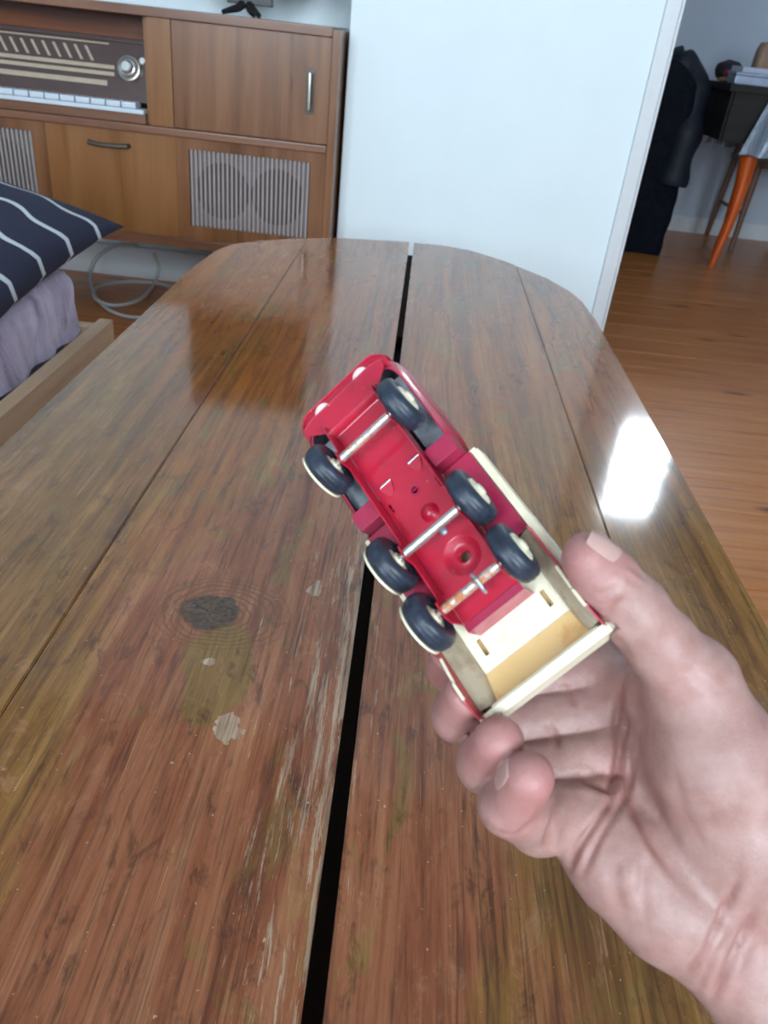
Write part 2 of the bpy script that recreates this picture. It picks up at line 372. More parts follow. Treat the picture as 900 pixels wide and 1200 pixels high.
tlink(MB().box((-0.05, -0.05, TZ - 0.11), (0.035, 1.815, TZ - 0.045)).build('gap_darkener', M_tabledark))  # dark bar added under the centre gap so the gap reads as shade
tlink(MB().box((-0.05, 1.25, TZ - 0.044), (0.035, 1.815, TZ - 0.0246)).build('gap_darkener', M_tabledark))  # second added bar, keeps the bright wall from showing through the gap's far end
for x in (-0.32, 0.26):
    for yy in (0.05, 1.45):
        tlink(MB().tube([(x, yy, 0.0), (x, yy, 0.2), (x, yy, TZ - 0.0245)], [0.016, 0.022, 0.028], 4).build('leg', M_tabledark))

# ------------------------------------------------------------------ radio console
M_con = wood('walnut_veneer', srgb(92, 56, 32), srgb(124, 80, 48), srgb(144, 98, 64), 'z', 0.7, 0.30, 0.35)
M_conh = wood('walnut_rail', srgb(98, 60, 40), srgb(126, 84, 60), srgb(142, 100, 74), 'x', 0.8, 0.36, 0.3)
M_conlight = wood('light_veneer', srgb(108, 66, 30), srgb(138, 90, 48), srgb(154, 108, 64), 'z', 0.5, 0.32, 0.3)
M_conback = wood('mahogany_panel', srgb(92, 42, 16), srgb(130, 68, 28), srgb(150, 88, 42), 'x', 0.6, 0.4, 0.2)
M_steel = plain('brushed_handle', (0.42, 0.40, 0.36), 0.3, 1.0)
M_dkmetal = plain('dark_handle', (0.10, 0.085, 0.07), 0.4, 0.6)
M_grille = plain('grille_slat', srgb(160, 150, 148), 0.5, var=0.05)
M_cloth = plain('speaker_cloth', srgb(128, 116, 114), 0.9, var=0.15, scale=300)
M_speaker = plain('speaker_cone', srgb(84, 70, 70), 0.9, var=0.1)
XL, XR, YF, YB = -1.545, -0.252, 2.40, 2.815
con = tag(empty('radio_console', ((XL + XR) / 2, YF + 0.2, 0)), 'long walnut radio console with a door and slatted speaker grilles against the wall', 'console')
def cl(o, p=None):
    o.parent = p or con
    if p is None: o.matrix_parent_inverse = Matrix.Translation(con.location).inverted()
    return o
cl(MB().box((XL, YF - 0.008, 0.822), (XR - 0.024, YB, 0.845), bev=0.003).build('top_board', M_conh))
for xa, xb in ((XR - 0.0235, XR), (XL, XL + 0.0235)):
    z1 = 0.84 if xb == XR else 0.8215
    cl(MB().box((xa, YF - 0.01, 0.235), (xb, YB, z1), bev=0.003).build('side_panel', M_con))
cl(MB().box((XL + 0.024, YB - 0.012, 0.26), (XR - 0.024, YB - 0.001, 0.82)).build('back_panel', M_con))
cl(MB().box((XL + 0.024, YF - 0.006, 0.2352), (XR - 0.024, YB - 0.013, 0.262), bev=0.003).build('bottom_board', M_conh))
cl(MB().box((XL + 0.024, YF - 0.012, 0.541), (XR - 0.024, YB - 0.013, 0.561), bev=0.004).build('middle_rail', M_conh))
cl(MB().box((-0.772, YF, 0.562), (-0.708, YF + 0.03, 0.8215), bev=0.001).build('divider', M_conlight))
cl(MB().box((-0.790, YF + 0.031, 0.562), (-0.772, YB - 0.013, 0.8215)).build('divider', M_conlight))
d = cl(MB().box((-0.7075, YF + 0.006, 0.5625), (-0.2765, YF + 0.026, 0.8213), bev=0.001).build('door', M_con))
M_con0 = M_con
h = MB(); zz0, zz1, hx = 0.638, 0.742, -0.329
h.tube([(hx, YF + 0.007, zz0 + 0.008), (hx, YF - 0.016, zz0 + 0.010), (hx, YF - 0.018, zz0 + 0.03), (hx, YF - 0.018, zz1 - 0.03), (hx, YF - 0.016, zz1 - 0.010), (hx, YF + 0.007, zz1 - 0.008)], 0.0052, 8)
h.build('handle', M_steel, d)
MB().box((hx - 0.012, YF + 0.003, zz0 - 0.004), (hx + 0.012, YF + 0.0062, zz1 + 0.004), bev=0.002).build('handle_plate', M_dkmetal, d)
fp = cl(MB().box((-1.079, YF + 0.002, 0.2625), (-0.705, YF + 0.022, 0.5405), bev=0.001).build('flap_door', M_conlight))
MB().tube([(-0.952, YF + 0.003, 0.502), (-0.950, YF - 0.014, 0.502), (-0.92, YF - 0.017, 0.5), (-0.87, YF - 0.017, 0.5), (-0.842, YF - 0.014, 0.502), (-0.840, YF + 0.003, 0.502)], 0.0065, 8).build('handle', M_dkmetal, fp)
for ga, gb, pa, pb in ((-0.669, -0.320, -0.7045, -0.2765), (-1.468, -1.119, -1.52, -1.0795)):
    fb = MB(); za, zb = 0.302, 0.512
    fb.box((pa, YF + 0.002, 0.2625), (ga, YF + 0.02, 0.5405)); fb.box((gb, YF + 0.002, 0.2625), (pb, YF + 0.02, 0.5405))
    fb.box((ga, YF + 0.002, 0.2625), (gb, YF + 0.02, za)); fb.box((ga, YF + 0.002, zb), (gb, YF + 0.02, 0.5405))
    fr = cl(fb.build('grille_frame', M_con))
    MB().box((ga, YF + 0.016, za), (gb, YF + 0.019, zb)).build('speaker_cloth', M_cloth, fr)
    for q in (0.27, 0.73):
        cx = ga + (gb - ga) * q
        MB().lathe([(0.0, 0), (0.075, 0), (0.078, 0.0015)], 32, Matrix.Translation((cx, YF + 0.0155, 0.405)) @ Matrix.Rotation(math.radians(90), 4, 'X')).build('speaker_cone', M_speaker, fr)
    sl = MB(); n = 27
    for i in range(n):
        x = ga + (gb - ga) * (i + 0.5) / n; sl.box((x - 0.0027, YF + 0.006, za), (x + 0.0027, YF + 0.0125, zb))
    sl.build('grille_slats', M_grille, fr, kind='stuff')
for x in (-1.48, -0.32):
    for yy in (YF + 0.05, YB - 0.05):
        cl(MB().tube([(x, yy, 0.0), (x, yy, 0.235)], [0.013, 0.022], 12).build('leg', M_con))
# radio built into the upper bay
M_rfront = plain('radio_bakelite', srgb(70, 46, 42), 0.3, var=0.1, coat=0.3)
M_dial = plain('dial_cream', srgb(176, 160, 138), 0.4, var=0.06)
M_keys = plain('ivory_key', srgb(206, 216, 226), 0.3, var=0.02)
M_gold = plain('ring_silver', (0.50, 0.48, 0.44), 0.3, 0.9)
M_knob = plain('knob_silver', (0.72, 0.72, 0.70), 0.22, 0.85)
cl(MB().box((XL + 0.03, YF + 0.19, 0.562), (-0.791, YF + 0.2, 0.8215)).build('bay_panel', M_conback))
T = Matrix.Translation((0, YF + 0.035, 0.60)) @ Matrix.Rotation(math.radians(-14), 4, 'X')
rad = cl(MB().box((-1.515, 0, 0.012), (-0.7915, 0.02, 0.158), T, 0.002).box((-1.515, 0.0, 0.158), (-0.7915, 0.12, 0.17), T, 0.002).build('radio_unit', M_rfront))
MB().box((XL + 0.03, YF + 0.012, 0.5615), (-0.791, YF + 0.06, 0.585), bev=0.002).build('radio_plinth', M_conh, rad)
for z, xb, hh in ((0.150, -0.90, 0.004), (0.093, -0.885, 0.010), (0.076, -0.885, 0.010), (0.052, -0.905, 0.013)):
    MB().box((-1.505, -0.003, z - hh / 2), (xb, 0.001, z + hh / 2), T, 0.0008).build('dial_strip', M_dial, rad)
for i in range(18):
    x = -1.46 + i * 0.03
    MB().add([(x, -0.002, 0.105), (x + 0.008, -0.002, 0.105), (x - 0.012, -0.002, 0.14), (x - 0.02, -0.002, 0.14), (x, 0.001, 0.105), (x + 0.008, 0.001, 0.105), (x - 0.012, 0.001, 0.14), (x - 0.02, 0.001, 0.14)],
             [(0, 1, 2, 3), (4, 5, 6, 7), (0, 1, 5, 4), (1, 2, 6, 5), (2, 3, 7, 6), (3, 0, 4, 7)], T).build('station_stripe', M_dial, rad)
KM = T @ Matrix.Translation((-0.842, 0, 0.094)) @ Matrix.Rotation(math.radians(90), 4, 'X')
MB().lathe([(0.034, 0.0), (0.034, 0.008), (0.031, 0.012), (0.027, 0.013), (0.025, 0.010)], 32, KM).build('knob_ring', M_gold, rad)
MB().lathe([(0.026, 0.008), (0.026, 0.020), (0.022, 0.024), (0.018, 0.025), (0.016, 0.034), (0.012, 0.037), (0.0, 0.037)], 32, KM).build('tuning_knob', M_knob, rad)
KM2 = T @ Matrix.Translation((-0.803, 0, 0.115)) @ Matrix.Rotation(math.radians(90), 4, 'X')
MB().lathe([(0.011, 0), (0.011, 0.012), (0.008, 0.016), (0, 0.016)], 20, KM2).build('small_knob', M_knob, rad)
kb = MB()
for i in range(16):
    x = -1.50 + i * 0.043
    MB().box((x, YF + 0.004, 0.598), (x + 0.04, YF + 0.055, 0.614), bev=0.004).build('key', M_keys, rad)
MB().box((-1.51, YF + 0.002, 0.586), (-0.792, YF + 0.05, 0.5975), bev=0.002).build('key_rail', M_keys, rad)

# television on the console
M_black = plain('black_plastic', (0.012, 0.012, 0.014), 0.35, var=0.2)
M_screen = plain('dark_screen', (0.006, 0.006, 0.008), 0.08, var=0.05)
tv = tag(empty('television', (-0.538, 2.62, 0.8452)), 'small black flat television standing on the radio console', 'television')
MB().box((-0.205, -0.016, 0.072), (0.205, 0.016, 0.425), bev=0.006).build('case', M_black, tv)
MB().box((-0.194, -0.0175, 0.084), (0.194, -0.0158, 0.415)).build('screen', M_screen, tv)
MB().box((-0.066, -0.014, 0.030), (0.062, 0.014, 0.0725), bev=0.003).build('neck', M_black, tv)
for sgn in (-1, 1):
    MB().tube([(-0.012 + 0.006 * sgn, 0.0, 0.036), (-0.012 + sgn * 0.02, -0.02, 0.020), (-0.012 + sgn * 0.05, -0.075, 0.0065)], [0.013, 0.011, 0.0065], 8).build('foot', M_black, tv)
MB().tube([(-0.012, 0.01, 0.036), (-0.012, 0.05, 0.018), (-0.012, 0.10, 0.0065)], [0.013, 0.011, 0.0065], 8).build('foot', M_black, tv)

# white cable on the floor under the console
M_cable = plain('cable_white', srgb(190, 188, 186), 0.45, var=0.03)
def smooth(pts, n=8):
    pts = [Vector(p) for p in pts]; out = []
    for i in range(len(pts) - 1):
        p0, p1, p2, p3 = pts[max(i - 1, 0)], pts[i], pts[i + 1], pts[min(i + 2, len(pts) - 1)]
        for j in range(n):
            t = j / n; out.append(0.5 * ((2 * p1) + (p2 - p0) * t + (2 * p0 - 5 * p1 + 4 * p2 - p3) * t * t + (3 * p1 - p0 - 3 * p2 + p3) * t ** 3))
    out.append(pts[-1]); return out
cpx = [(160, 288, .13), (135, 288, .115), (113, 303, .07), (106, 325, .02), (114, 350, .01), (135, 367, .01), (165, 372, .012), (200, 365, .01), (212, 345, .01), (190, 333, .01), (150, 330, .012), (115, 336, .02), (112, 350, .022), (135, 358, .012), (165, 350, .012), (182, 330, .012), (186, 312, .05), (180, 296, .10)]
pts = []
for x, y, z in cpx:
    p = atz(x, y, z)
    if p[1] > 2.79: p = aty(x, y, 2.79)
    pts.append(p)
cab = MB().tube(smooth(pts), 0.006, 8).build('cable', M_cable, origin=pts[5]); tag(cab, 'loose white cable looped on the floor under the console', 'cable')

# ------------------------------------------------------------------ bed, blanket and cushion
M_pine = wood('pale_pine', srgb(194, 160, 126), srgb(214, 184, 152), srgb(224, 198, 168), 'y', 0.8, 0.55, 0.0)
M_matt = plain('mattress_fabric', srgb(120, 112, 130), 0.9)
bed = tag(empty('bed', (-1.2, 0.7, 0)), 'low bed with a pale pine side rail beside the coffee table', 'bed')
def bl(o): o.parent = bed; o.matrix_parent_inverse = Matrix.Translation((-1.2, 0.7, 0)).inverted(); return o
bl(MB().box((-0.672, -0.5, 0.06), (-0.642, 1.66, 0.252), bev=0.003).build('side_rail', M_pine))
bl(MB().box((-1.72, -0.5, 0.06), (-1.69, 1.66, 0.252), bev=0.003).build('side_rail', M_pine))
bl(MB().box((-1.689, 1.63, 0.06), (-0.673, 1.66, 0.24), bev=0.003).build('end_rail', M_pine))
bl(MB().box((-1.689, -0.5, 0.06), (-0.673, -0.47, 0.24), bev=0.003).build('end_rail', M_pine))
bl(MB().box((-1.685, -0.465, 0.14), (-0.705, 1.56, 0.36), bev=0.03).build('mattress', M_matt))
for x in (-1.66, -0.70):
    for yy in (-0.45, 1.6): bl(MB().box((x - 0.025, yy - 0.025, 0), (x + 0.025, yy + 0.025, 0.139)).build('leg', M_pine))
def blanket_mat():
    t = NT('lavender_blanket')
    n = t.noise(t.map((9, 9, 3.5)), 1.0, 5, 0.65, 1.2); f = t.noise(scale=220, detail=4)
    c = t.ramp(n, [(0.33, srgb(104, 86, 110)), (0.44, srgb(186, 168, 198)), (0.6, srgb(222, 208, 234))])
    c = t.mix(t.mth('MULTIPLY', f, 0.35), c, srgb(120, 104, 130))
    t.set(Base_Color=c, Roughness=0.95, Sheen_Weight=0.4); t.bump(f, 0.8, 0.006); return t.m
rows = []
path = [(-1.66, 0.372), (-1.3, 0.374), (-1.0, 0.373), (-0.80, 0.374), (-0.73, 0.372), (-0.700, 0.362), (-0.688, 0.34), (-0.684, 0.30), (-0.680, 0.245)]
pth = smooth([(x, 0, z) for x, z in path], 5)
NR = 90
for i in range(NR + 1):
    y = -0.46 + i / NR * 2.045; r = []
    for j, p in enumerate(pth):
        u = j / (len(pth) - 1); hang = max(0, (u - 0.62) / 0.38)
        wob = 0.007 * math.sin(y * 41 + 1.5 * math.sin(y * 13)) * hang + 0.006 * (mnoise.noise(Vector((y * 9, u * 9, 3))))
        r.append((p.x + wob * hang - (0.004 if hang else 0), y + (0.004 * math.sin(u * 20) if i in (0, NR) else 0), p.z + abs(wob) * (1 - hang) + (0.003 if not hang else 0)))
    rows.append(r)
bk = MB().sheet(rows, 0.012).build('blanket', blanket_mat(), smooth=80); tag(bk, 'fuzzy mottled lavender blanket spread over the low bed', 'blanket')

def cushion_mat():
    t = NT('navy_wavy_stripe'); s = t.sep()
    n = t.noise(t.map((1, 1, 0)), 9, 2)
    yy = t.mth('ADD', s[1], t.mth('MULTIPLY', t.mth('SINE', t.mth('MULTIPLY', s[0], 58.0)), 0.011))
    yy = t.mth('ADD', yy, t.mth('MULTIPLY', t.mth('SUBTRACT', n, 0.5), 0.03))
    q = t.mth('FRACT', t.mth('ADD', t.mth('MULTIPLY', yy, 1 / 0.118), 0.55))
    st = t.mth('LESS_THAN', t.mth('ABSOLUTE', t.mth('SUBTRACT', q, 0.5)), 0.058)
    f = t.noise(scale=500, detail=2)
    navy = t.ramp(f, [(0.3, srgb(26, 28, 50)), (0.7, srgb(44, 46, 72))])
    t.set(Base_Color=t.mix(st, navy, srgb(206, 210, 214)), Roughness=0.85); t.bump(f, 0.3, 0.002); return t.m
cu = MB(); N = 40; top = []; bot = []
for i in range(N + 1):
    ra, rb = [], []
    for j in range(N + 1):
        u, v = -1 + 2 * i / N, -1 + 2 * j / N
        e = max(0.0, (1 - abs(u) ** 2.6)) ** 0.5 * max(0.0, (1 - abs(v) ** 2.6)) ** 0.5
        sh = 1 - 0.10 * (1 - v * v) * abs(u) ** 3; sv = 1 - 0.10 * (1 - u * u) * abs(v) ** 3
        wr = 0.004 * mnoise.noise(Vector((u * 3, v * 3, 1)))
        x, y = u * 0.33 * sh, v * 0.34 * sv
        ra.append((x, y, 0.08 * e + wr * e)); rb.append((x, y, -0.055 * e))
    top.append(ra); bot.append(rb)
cu.grid(top); cu.grid([r[::-1] for r in bot])
co = cu.build('cushion', cushion_mat(), smooth=60)
bm = bmesh.new(); bm.from_mesh(co.data); bmesh.ops.remove_doubles(bm, verts=bm.verts[:], dist=1e-4); bmesh.ops.recalc_face_normals(bm, faces=bm.faces[:]); bm.to_mesh(co.data); bm.free()
co.location = (-0.94, 1.36, 0.474); co.rotation_euler = (math.radians(4.5), math.radians(10), math.radians(1))
tag(co, 'navy cushion with wavy white stripes on the lavender blanket', 'cushion')

# ------------------------------------------------------------------ far room: table, cloth, things on it, chairs, coat
M_cherry = wood('orange_lacquer', srgb(150, 58, 8), srgb(196, 84, 18), srgb(214, 104, 32), 'z', 0.8, 0.3, 0.4)
M_chairw = wood('chair_beech', srgb(86, 56, 40), srgb(116, 82, 62), srgb(138, 102, 80), 'z', 0.8, 0.45, 0.1)
TX0, TX1, TY0, TY1, TT = 1.325, 2.55, 4.06, 4.48, 0.80
dt = tag(empty('dining_table', ((TX0 + TX1) / 2, (TY0 + TY1) / 2, 0)), 'dark topped dining table with curved orange lacquered legs under a grey cloth', 'table')
def dl(o): o.parent = dt; o.matrix_parent_inverse = Matrix.Translation(dt.location).inverted(); return o
M_darkwood = wood('dark_table_wood', srgb(14, 13, 12), srgb(22, 20, 18), srgb(32, 28, 26), 'x', 0.8, 0.7, 0.1)
dl(MB().box((TX0, TY0, TT - 0.03), (TX1, TY1, TT), bev=0.004).build('tabletop', M_darkwood))
for x, yy, sx, sy in ((1.52, TY0 + 0.055, -1, -1), (1.635, TY1 - 0.055, -1, 1), (TX1 - 0.06, TY0 + 0.055, 1, -1), (TX1 - 0.06, TY1 - 0.055, 1, 1)):
    dl(MB().tube([Vector((x + sx * 0.024, yy + sy * 0.012, 0.0)), Vector((x + sx * 0.018, yy + sy * 0.010, 0.06)), Vector((x - sx * 0.002, yy - sy * 0.004, 0.2)), Vector((x - sx * 0.006, yy, 0.4)), Vector((x + sx * 0.004, yy, 0.55)), Vector((x, yy, 0.769))],
                 [0.015, 0.018, 0.026, 0.036, 0.044, 0.042], 12).build('leg', M_cherry))
dl(MB().box((TX0 + 0.03, TY0 + 0.02, 0.57), (TX1 - 0.03, TY0 + 0.008, 0.7695)).build('apron', M_darkwood))
dl(MB().box((TX0 + 0.03, TY1 - 0.02, 0.57), (TX1 - 0.03, TY1 - 0.008, 0.7695)).build('apron', M_darkwood))
dl(MB().box((TX0 + 0.02, TY0 + 0.025, 0.57), (TX0 + 0.032, TY1 - 0.025, 0.7695)).build('apron', M_darkwood))
M_silver = NT('silver_grey_cloth')
n_ = M_silver.noise(M_silver.map((90, 90, 4)), 1.0, 3); M_silver.set(Base_Color=M_silver.ramp(n_, [(0.35, srgb(116, 128, 142)), (0.7, srgb(160, 172, 186))]), Roughness=0.38, Metallic=0.25); M_silver.bump(n_, 0.3, 0.002); M_silver = M_silver.m
rows = []
prof = [(TY1 + 0.03, TT - 0.28, 1), (TY1 + 0.012, TT - 0.12, 0.4), (TY1 + 0.004, TT + 0.004, 0), (TY1 - 0.1, TT + 0.004, 0), (TY0 + 0.1, TT + 0.004, 0), (TY0 - 0.004, TT + 0.004, 0), (TY0 - 0.010, TT - 0.02, 0.08), (TY0 - 0.02, TT - 0.10, 0.38), (TY0 - 0.035, TT - 0.19, 0.7), (TY0 - 0.05, TT - 0.275, 1)]
for yy, zz, hg in prof:
    r = []
    for i in range(61):
        u = i / 60; x = 1.525 - 0.10 * hg + u * (TX1 + 0.002 - 1.525 + 0.10 * hg)
        r.append((x, yy + 0.022 * math.sin(i * 0.8 + 0.6) * hg * (-1 if yy < 4.3 else 1), zz + 0.006 * math.sin(i * 0.8) * hg))
    rows.append(r)
tc = MB().sheet(rows, 0.0025)
tc = tc.build('tablecloth', M_silver, smooth=70, origin=(2.0, 4.27, TT)); tag(tc, 'shiny silver grey cloth draped over the dining table', 'tablecloth')
# clutter on the far table
M_tan = plain('tan_leather', srgb(150, 122, 100), 0.6, var=0.15, scale=20)
M_lilac = plain('lilac_card', srgb(196, 170, 184), 0.6)
M_grey = plain('silver_tin', srgb(166, 180, 204), 0.35, 0.3)
M_dark = plain('dark_felt', (0.012, 0.012, 0.018), 0.8, var=0.3)
M_crim = plain('crimson_cloth', srgb(120, 30, 52), 0.7)
TC = TT + 0.0005
def soft_lump(name, mat, loc, rx, ry, rz, pw=2.6, seed=0, amp=0.08):
    rows = []
    for i in range(13):
        a = math.pi * i / 12; r = []
        for j in range(24):
            b_ = 2 * math.pi * j / 24; sg = lambda v: math.copysign(abs(v) ** (2 / pw), v)
            p = Vector((sg(math.sin(a) * math.cos(b_)), sg(math.sin(a) * math.sin(b_)), 1 + sg(math.cos(a))))
            k_ = 1 + amp * mnoise.noise(p * 1.7 + Vector((seed, seed, 0)))
            r.append((p.x * rx * k_, p.y * ry * k_, max(0, p.z * rz * (k_ if p.z > 0.1 else 1))))
        rows.append(r)
    return MB().grid(rows, closed=True).build(name, mat, smooth=60)
o = MB().box((-0.085, -0.06, 0), (0.085, 0.06, 0.035), bev=0.006).build('tin_box', M_grey); o.location = (1.425, 4.14, TC); tag(o, 'flat silver tin box lying on the bare dark table end', 'box')
MB().box((-0.087, -0.062, 0.0352), (0.087, 0.062, 0.047), bev=0.004).build('lid', M_grey, o)
o2 = MB().box((-0.075, -0.055, 0), (0.085, 0.055, 0.022), bev=0.004).build('folded_packet', plain('pale_wrap', srgb(186, 196, 216), 0.4)); o2.location = (1.425, 4.14, TC + 0.0475); o2.rotation_euler[2] = 0.15; tag(o2, 'pale shiny packet lying on top of the silver tin', 'packet')
bag = empty('handbag', (1.53, 4.31, TC + 0.008)); tag(bag, 'upright tan brown bag behind the silver tin on the table', 'bag')
soft_lump('body', M_tan, None, 0.052, 0.04, 0.085, 4.0, 3).parent = bag
o = MB().box((0.054, -0.05, 0), (0.066, 0.05, 0.17), bev=0.003).build('flap', M_lilac, bag)
cap = empty('cap', (1.385, 4.34, TC)); tag(cap, 'dark cap with a crimson patch lying on the table beside the bag', 'cap')
soft_lump('crown', M_dark, None, 0.062, 0.07, 0.045, 2.3, 5).parent = cap
o = soft_lump('patch', M_crim, None, 0.035, 0.012, 0.022, 2.3, 6); o.location = (-0.01, -0.07, 0.012); o.parent = cap
o = soft_lump('cap_brim', plain('tan_felt', srgb(140, 116, 80), 0.8), None, 0.04, 0.05, 0.010, 2.3, 7); o.location = (-0.02, -0.07, 0); o.parent = cap
o = MB().box((-0.05, -0.05, 0), (0.06, 0.05, 0.13), bev=0.012).build('black_case', M_black); o.location = (1.72, 4.30, TC + 0.008); tag(o, 'black upright case at the back of the grey tablecloth', 'case')
MB().tube(smooth([(-0.03, 0, 0.128), (-0.02, 0, 0.16), (0.03, 0, 0.16), (0.04, 0, 0.128)], 5), 0.006, 8).build('handle', M_black, o)

def chair(loc, rz, label):
    t = empty('dining_chair', loc); t.rotation_euler[2] = rz; tag(t, label, 'chair')
    MB().box((-0.21, -0.21, 0.43), (0.21, 0.21, 0.46), bev=0.01).build('seat', M_chairw, t)
    for sx in (-1, 1):
        MB().tube([(sx * 0.20, -0.20, 0.0), (sx * 0.185, -0.185, 0.43)], [0.014, 0.02], 8).build('leg', M_chairw, t)
        MB().tube([(sx * 0.20, 0.24, 0.0), (sx * 0.185, 0.19, 0.44), (sx * 0.185, 0.225, 0.86)], [0.014, 0.02, 0.014], 8).build('leg', M_chairw, t)
        MB().tube([(sx * 0.192, -0.19, 0.2), (sx * 0.192, 0.21, 0.2)], 0.010, 8).build('stretcher', M_chairw, t)
    for z in (0.6, 0.7, 0.82): MB().box((-0.17, 0.205, z - 0.025), (0.17, 0.222, z + 0.025), bev=0.006).build('back_slat', M_chairw, t)
    return t
chair((1.93, 4.735, 0), 0, 'brown wooden chair behind the dining table')
# the coat hanging over the chair
M_coat = NT('navy_black_quilt'); n_ = M_coat.noise(scale=60, detail=4)
M_coat.set(Base_Color=M_coat.ramp(n_, [(0.3, (0.002, 0.003, 0.007)), (0.7, (0.006, 0.009, 0.018))]), Roughness=0.8); M_coat.b.inputs['Specular IOR Level'].default_value = 0.15; M_coat.bump(n_, 0.4, 0.004); M_coat = M_coat.m
coat = tag(empty('coat', (1.055, 4.45, 0.0)), 'bulky dark navy coat standing heaped beside the dining table', 'coat')
rows = []
NZ, NA = 46, 56
for i in range(NZ + 1):
    h_ = i / NZ; z = 0.002 + h_ * 0.90
    sh = min(1, ((1 - h_) / 0.14)) if h_ > 0.86 else 1.0; sh = max(0.02, sh) ** 0.5
    r = []
    for j in range(NA):
        a = 2 * math.pi * j / NA; q = 0.005 * abs(math.sin(h_ * 22 + math.cos(a))) * sh
        fold = 0.022 * math.sin(6 * a + 2 * h_) * (1 - h_ * 0.7) + 0.02 * mnoise.noise(Vector((math.cos(a) * 2, math.sin(a) * 2, h_ * 5)))
        rx = (0.245 + 0.02 * math.sin(h_ * 5)) * sh + q + fold * sh; ry = 0.245 * sh + q + fold * sh
        ex = 2 / 2.8; r.append((rx * math.copysign(abs(math.cos(a)) ** ex, math.cos(a)), ry * math.copysign(abs(math.sin(a)) ** ex, math.sin(a)), z))
    rows.append(r)
MB().grid(rows, closed=True).add(rows[-1], [tuple(range(NA))]).build('body', M_coat, coat, smooth=80)
M_sleeve = plain('navy_satin', (0.009, 0.013, 0.024), 0.6, var=0.4, scale=14, bump=0.3, spec=0.35)
for sx, mt in ((1, M_sleeve), (-1, M_coat)):
    pts = smooth([(sx * 0.10, -0.05, 0.86), (sx * 0.17, -0.10, 0.80), (sx * 0.185, -0.16, 0.66), (sx * 0.18, -0.20, 0.50), (sx * 0.17, -0.21, 0.34)], 6)
    MB().tube(pts, [0.06 + 0.02 * math.sin(k_ * 0.9) * 0.5 + 0.015 * min(1, k_ / 6) for k_ in range(len(pts))], 14).build('sleeve', mt, coat, smooth=70)
    
rows = []
for i in range(9):
    h_ = i / 8
    rows.append([((0.15 - 0.05 * h_) * math.cos(a), (0.11 - 0.02 * h_) * math.sin(a) + 0.03, 0.85 + 0.06 * math.sin(h_ * math.pi * 0.9) + 0.02 * math.cos(a * 2)) for a in [2 * math.pi * j / 24 for j in range(24)]])
MB().grid(rows, closed=True).add(rows[-1], [tuple(range(24))]).build('collar', M_sleeve, coat, smooth=70)


# ------------------------------------------------------------------ toy truck held upside down
TR = np.array([[-0.4965, 0.7294, 0.4706], [-0.7356, -0.6414, 0.2179], [0.4608, -0.2380, 0.8550]])
TT0 = np.array([-8.6829, -34.079, 357.4252])
TS = 0.8                      # one drawing unit of the truck is 0.8 mm
def t2c(p): return (TR @ np.asarray(p, float) + TT0) * TS      # truck units -> camera mm
RW = np.stack([CR, -CU, CF], 1) @ TR
u_, _, v_ = np.linalg.svd(RW); RW = u_ @ v_
truck = tag(empty('toy_truck'), 'red tin toy truck with cream bed and six wheels held in the hand', 'toy truck')
mw = Matrix.Identity(4)
for i in range(3):
    for k in range(3): mw[i][k] = RW[i, k]
mw.translation = Vector(c2w(TT0 * TS)); truck.matrix_world = mw
K = TS * 0.001
def tin(name, col, dirt, rough, scale=0.9, chip=None, coat=0.4, amt=0.6):
    t = NT(name); n = t.noise(scale=140 * scale, detail=5, rough=0.65); f = t.noise(t.map((1, 1, 1), (3, 1, 2)), 420 * scale, 4)
    c = t.mix(t.ramp(n, [(0.5, 0.0), (0.72, amt)]), col, dirt)
    if chip: c = t.mix(t.ramp(f, [(0.70, 0.0), (0.73, 0.9)]), c, chip)
    t.set(Base_Color=c, Roughness=t.ramp(n, [(0.3, rough), (0.8, rough * 1.8)]), Coat_Weight=coat, Coat_Roughness=0.12)
    t.bump(n, 0.08, 0.0006); return t.m
M_red = tin('red_tin', srgb(178, 18, 50), srgb(140, 26, 54), 0.3, chip=srgb(214, 150, 120))
M_red2 = tin('dull_red_tin', srgb(160, 28, 66), srgb(132, 36, 70), 0.34)
M_cream = tin('cream_tin', srgb(240, 230, 204), srgb(224, 206, 164), 0.3, 0.5, amt=0.5)
M_stain = tin('stained_tin', srgb(226, 190, 130), srgb(200, 132, 60), 0.3, 0.35, amt=0.95)
M_bare = plain('bare_tin', (0.42, 0.47, 0.52), 0.35, 0.7, var=0.2, scale=300)
M_inner = tin('inner_tin', srgb(176, 162, 138), srgb(128, 108, 86), 0.4, 0.6, amt=0.8)
def axle_mat(rust, seed):
    t = NT('axle_steel'); n = t.noise(t.map((1, 1, 1), (seed, seed, 0)), 260, 5, 0.7)
    y = t.sep()[1]
    r = t.ramp(t.mth('ADD', n, rust), [(0.52, 0.0), (0.62, 1.0)])
    t.set(Base_Color=t.mix(r, (0.62, 0.60, 0.57), srgb(176, 106, 60)), Metallic=t.mth('SUBTRACT', 0.9, t.mth('MULTIPLY', r, 0.9)), Roughness=t.mth('ADD', 0.3, t.mth('MULTIPLY', r, 0.4)))
    t.bump(n, 0.3, 0.0008); return t.m
def tyre_mat():
    t = NT('tyre_rubber'); n = t.noise(scale=300, detail=4)
    t.set(Base_Color=t.ramp(n, [(0.3, srgb(26, 32, 44)), (0.7, srgb(44, 54, 70))]), Roughness=0.42); t.bump(n, 0.1, 0.0005); return t.m
M_tyre = tyre_mat()
M_hub = plain('cream_hub', srgb(226, 218, 190), 0.35, var=0.06, scale=200)
M_lamp = plain('headlight_enamel', srgb(236, 214, 208), 0.3, var=0.05, scale=300)
def tb(mb, name, mat, parent=None, smooth=35, kind=None): return mb.scaled(K).build(name, mat, parent or truck, smooth, kind)
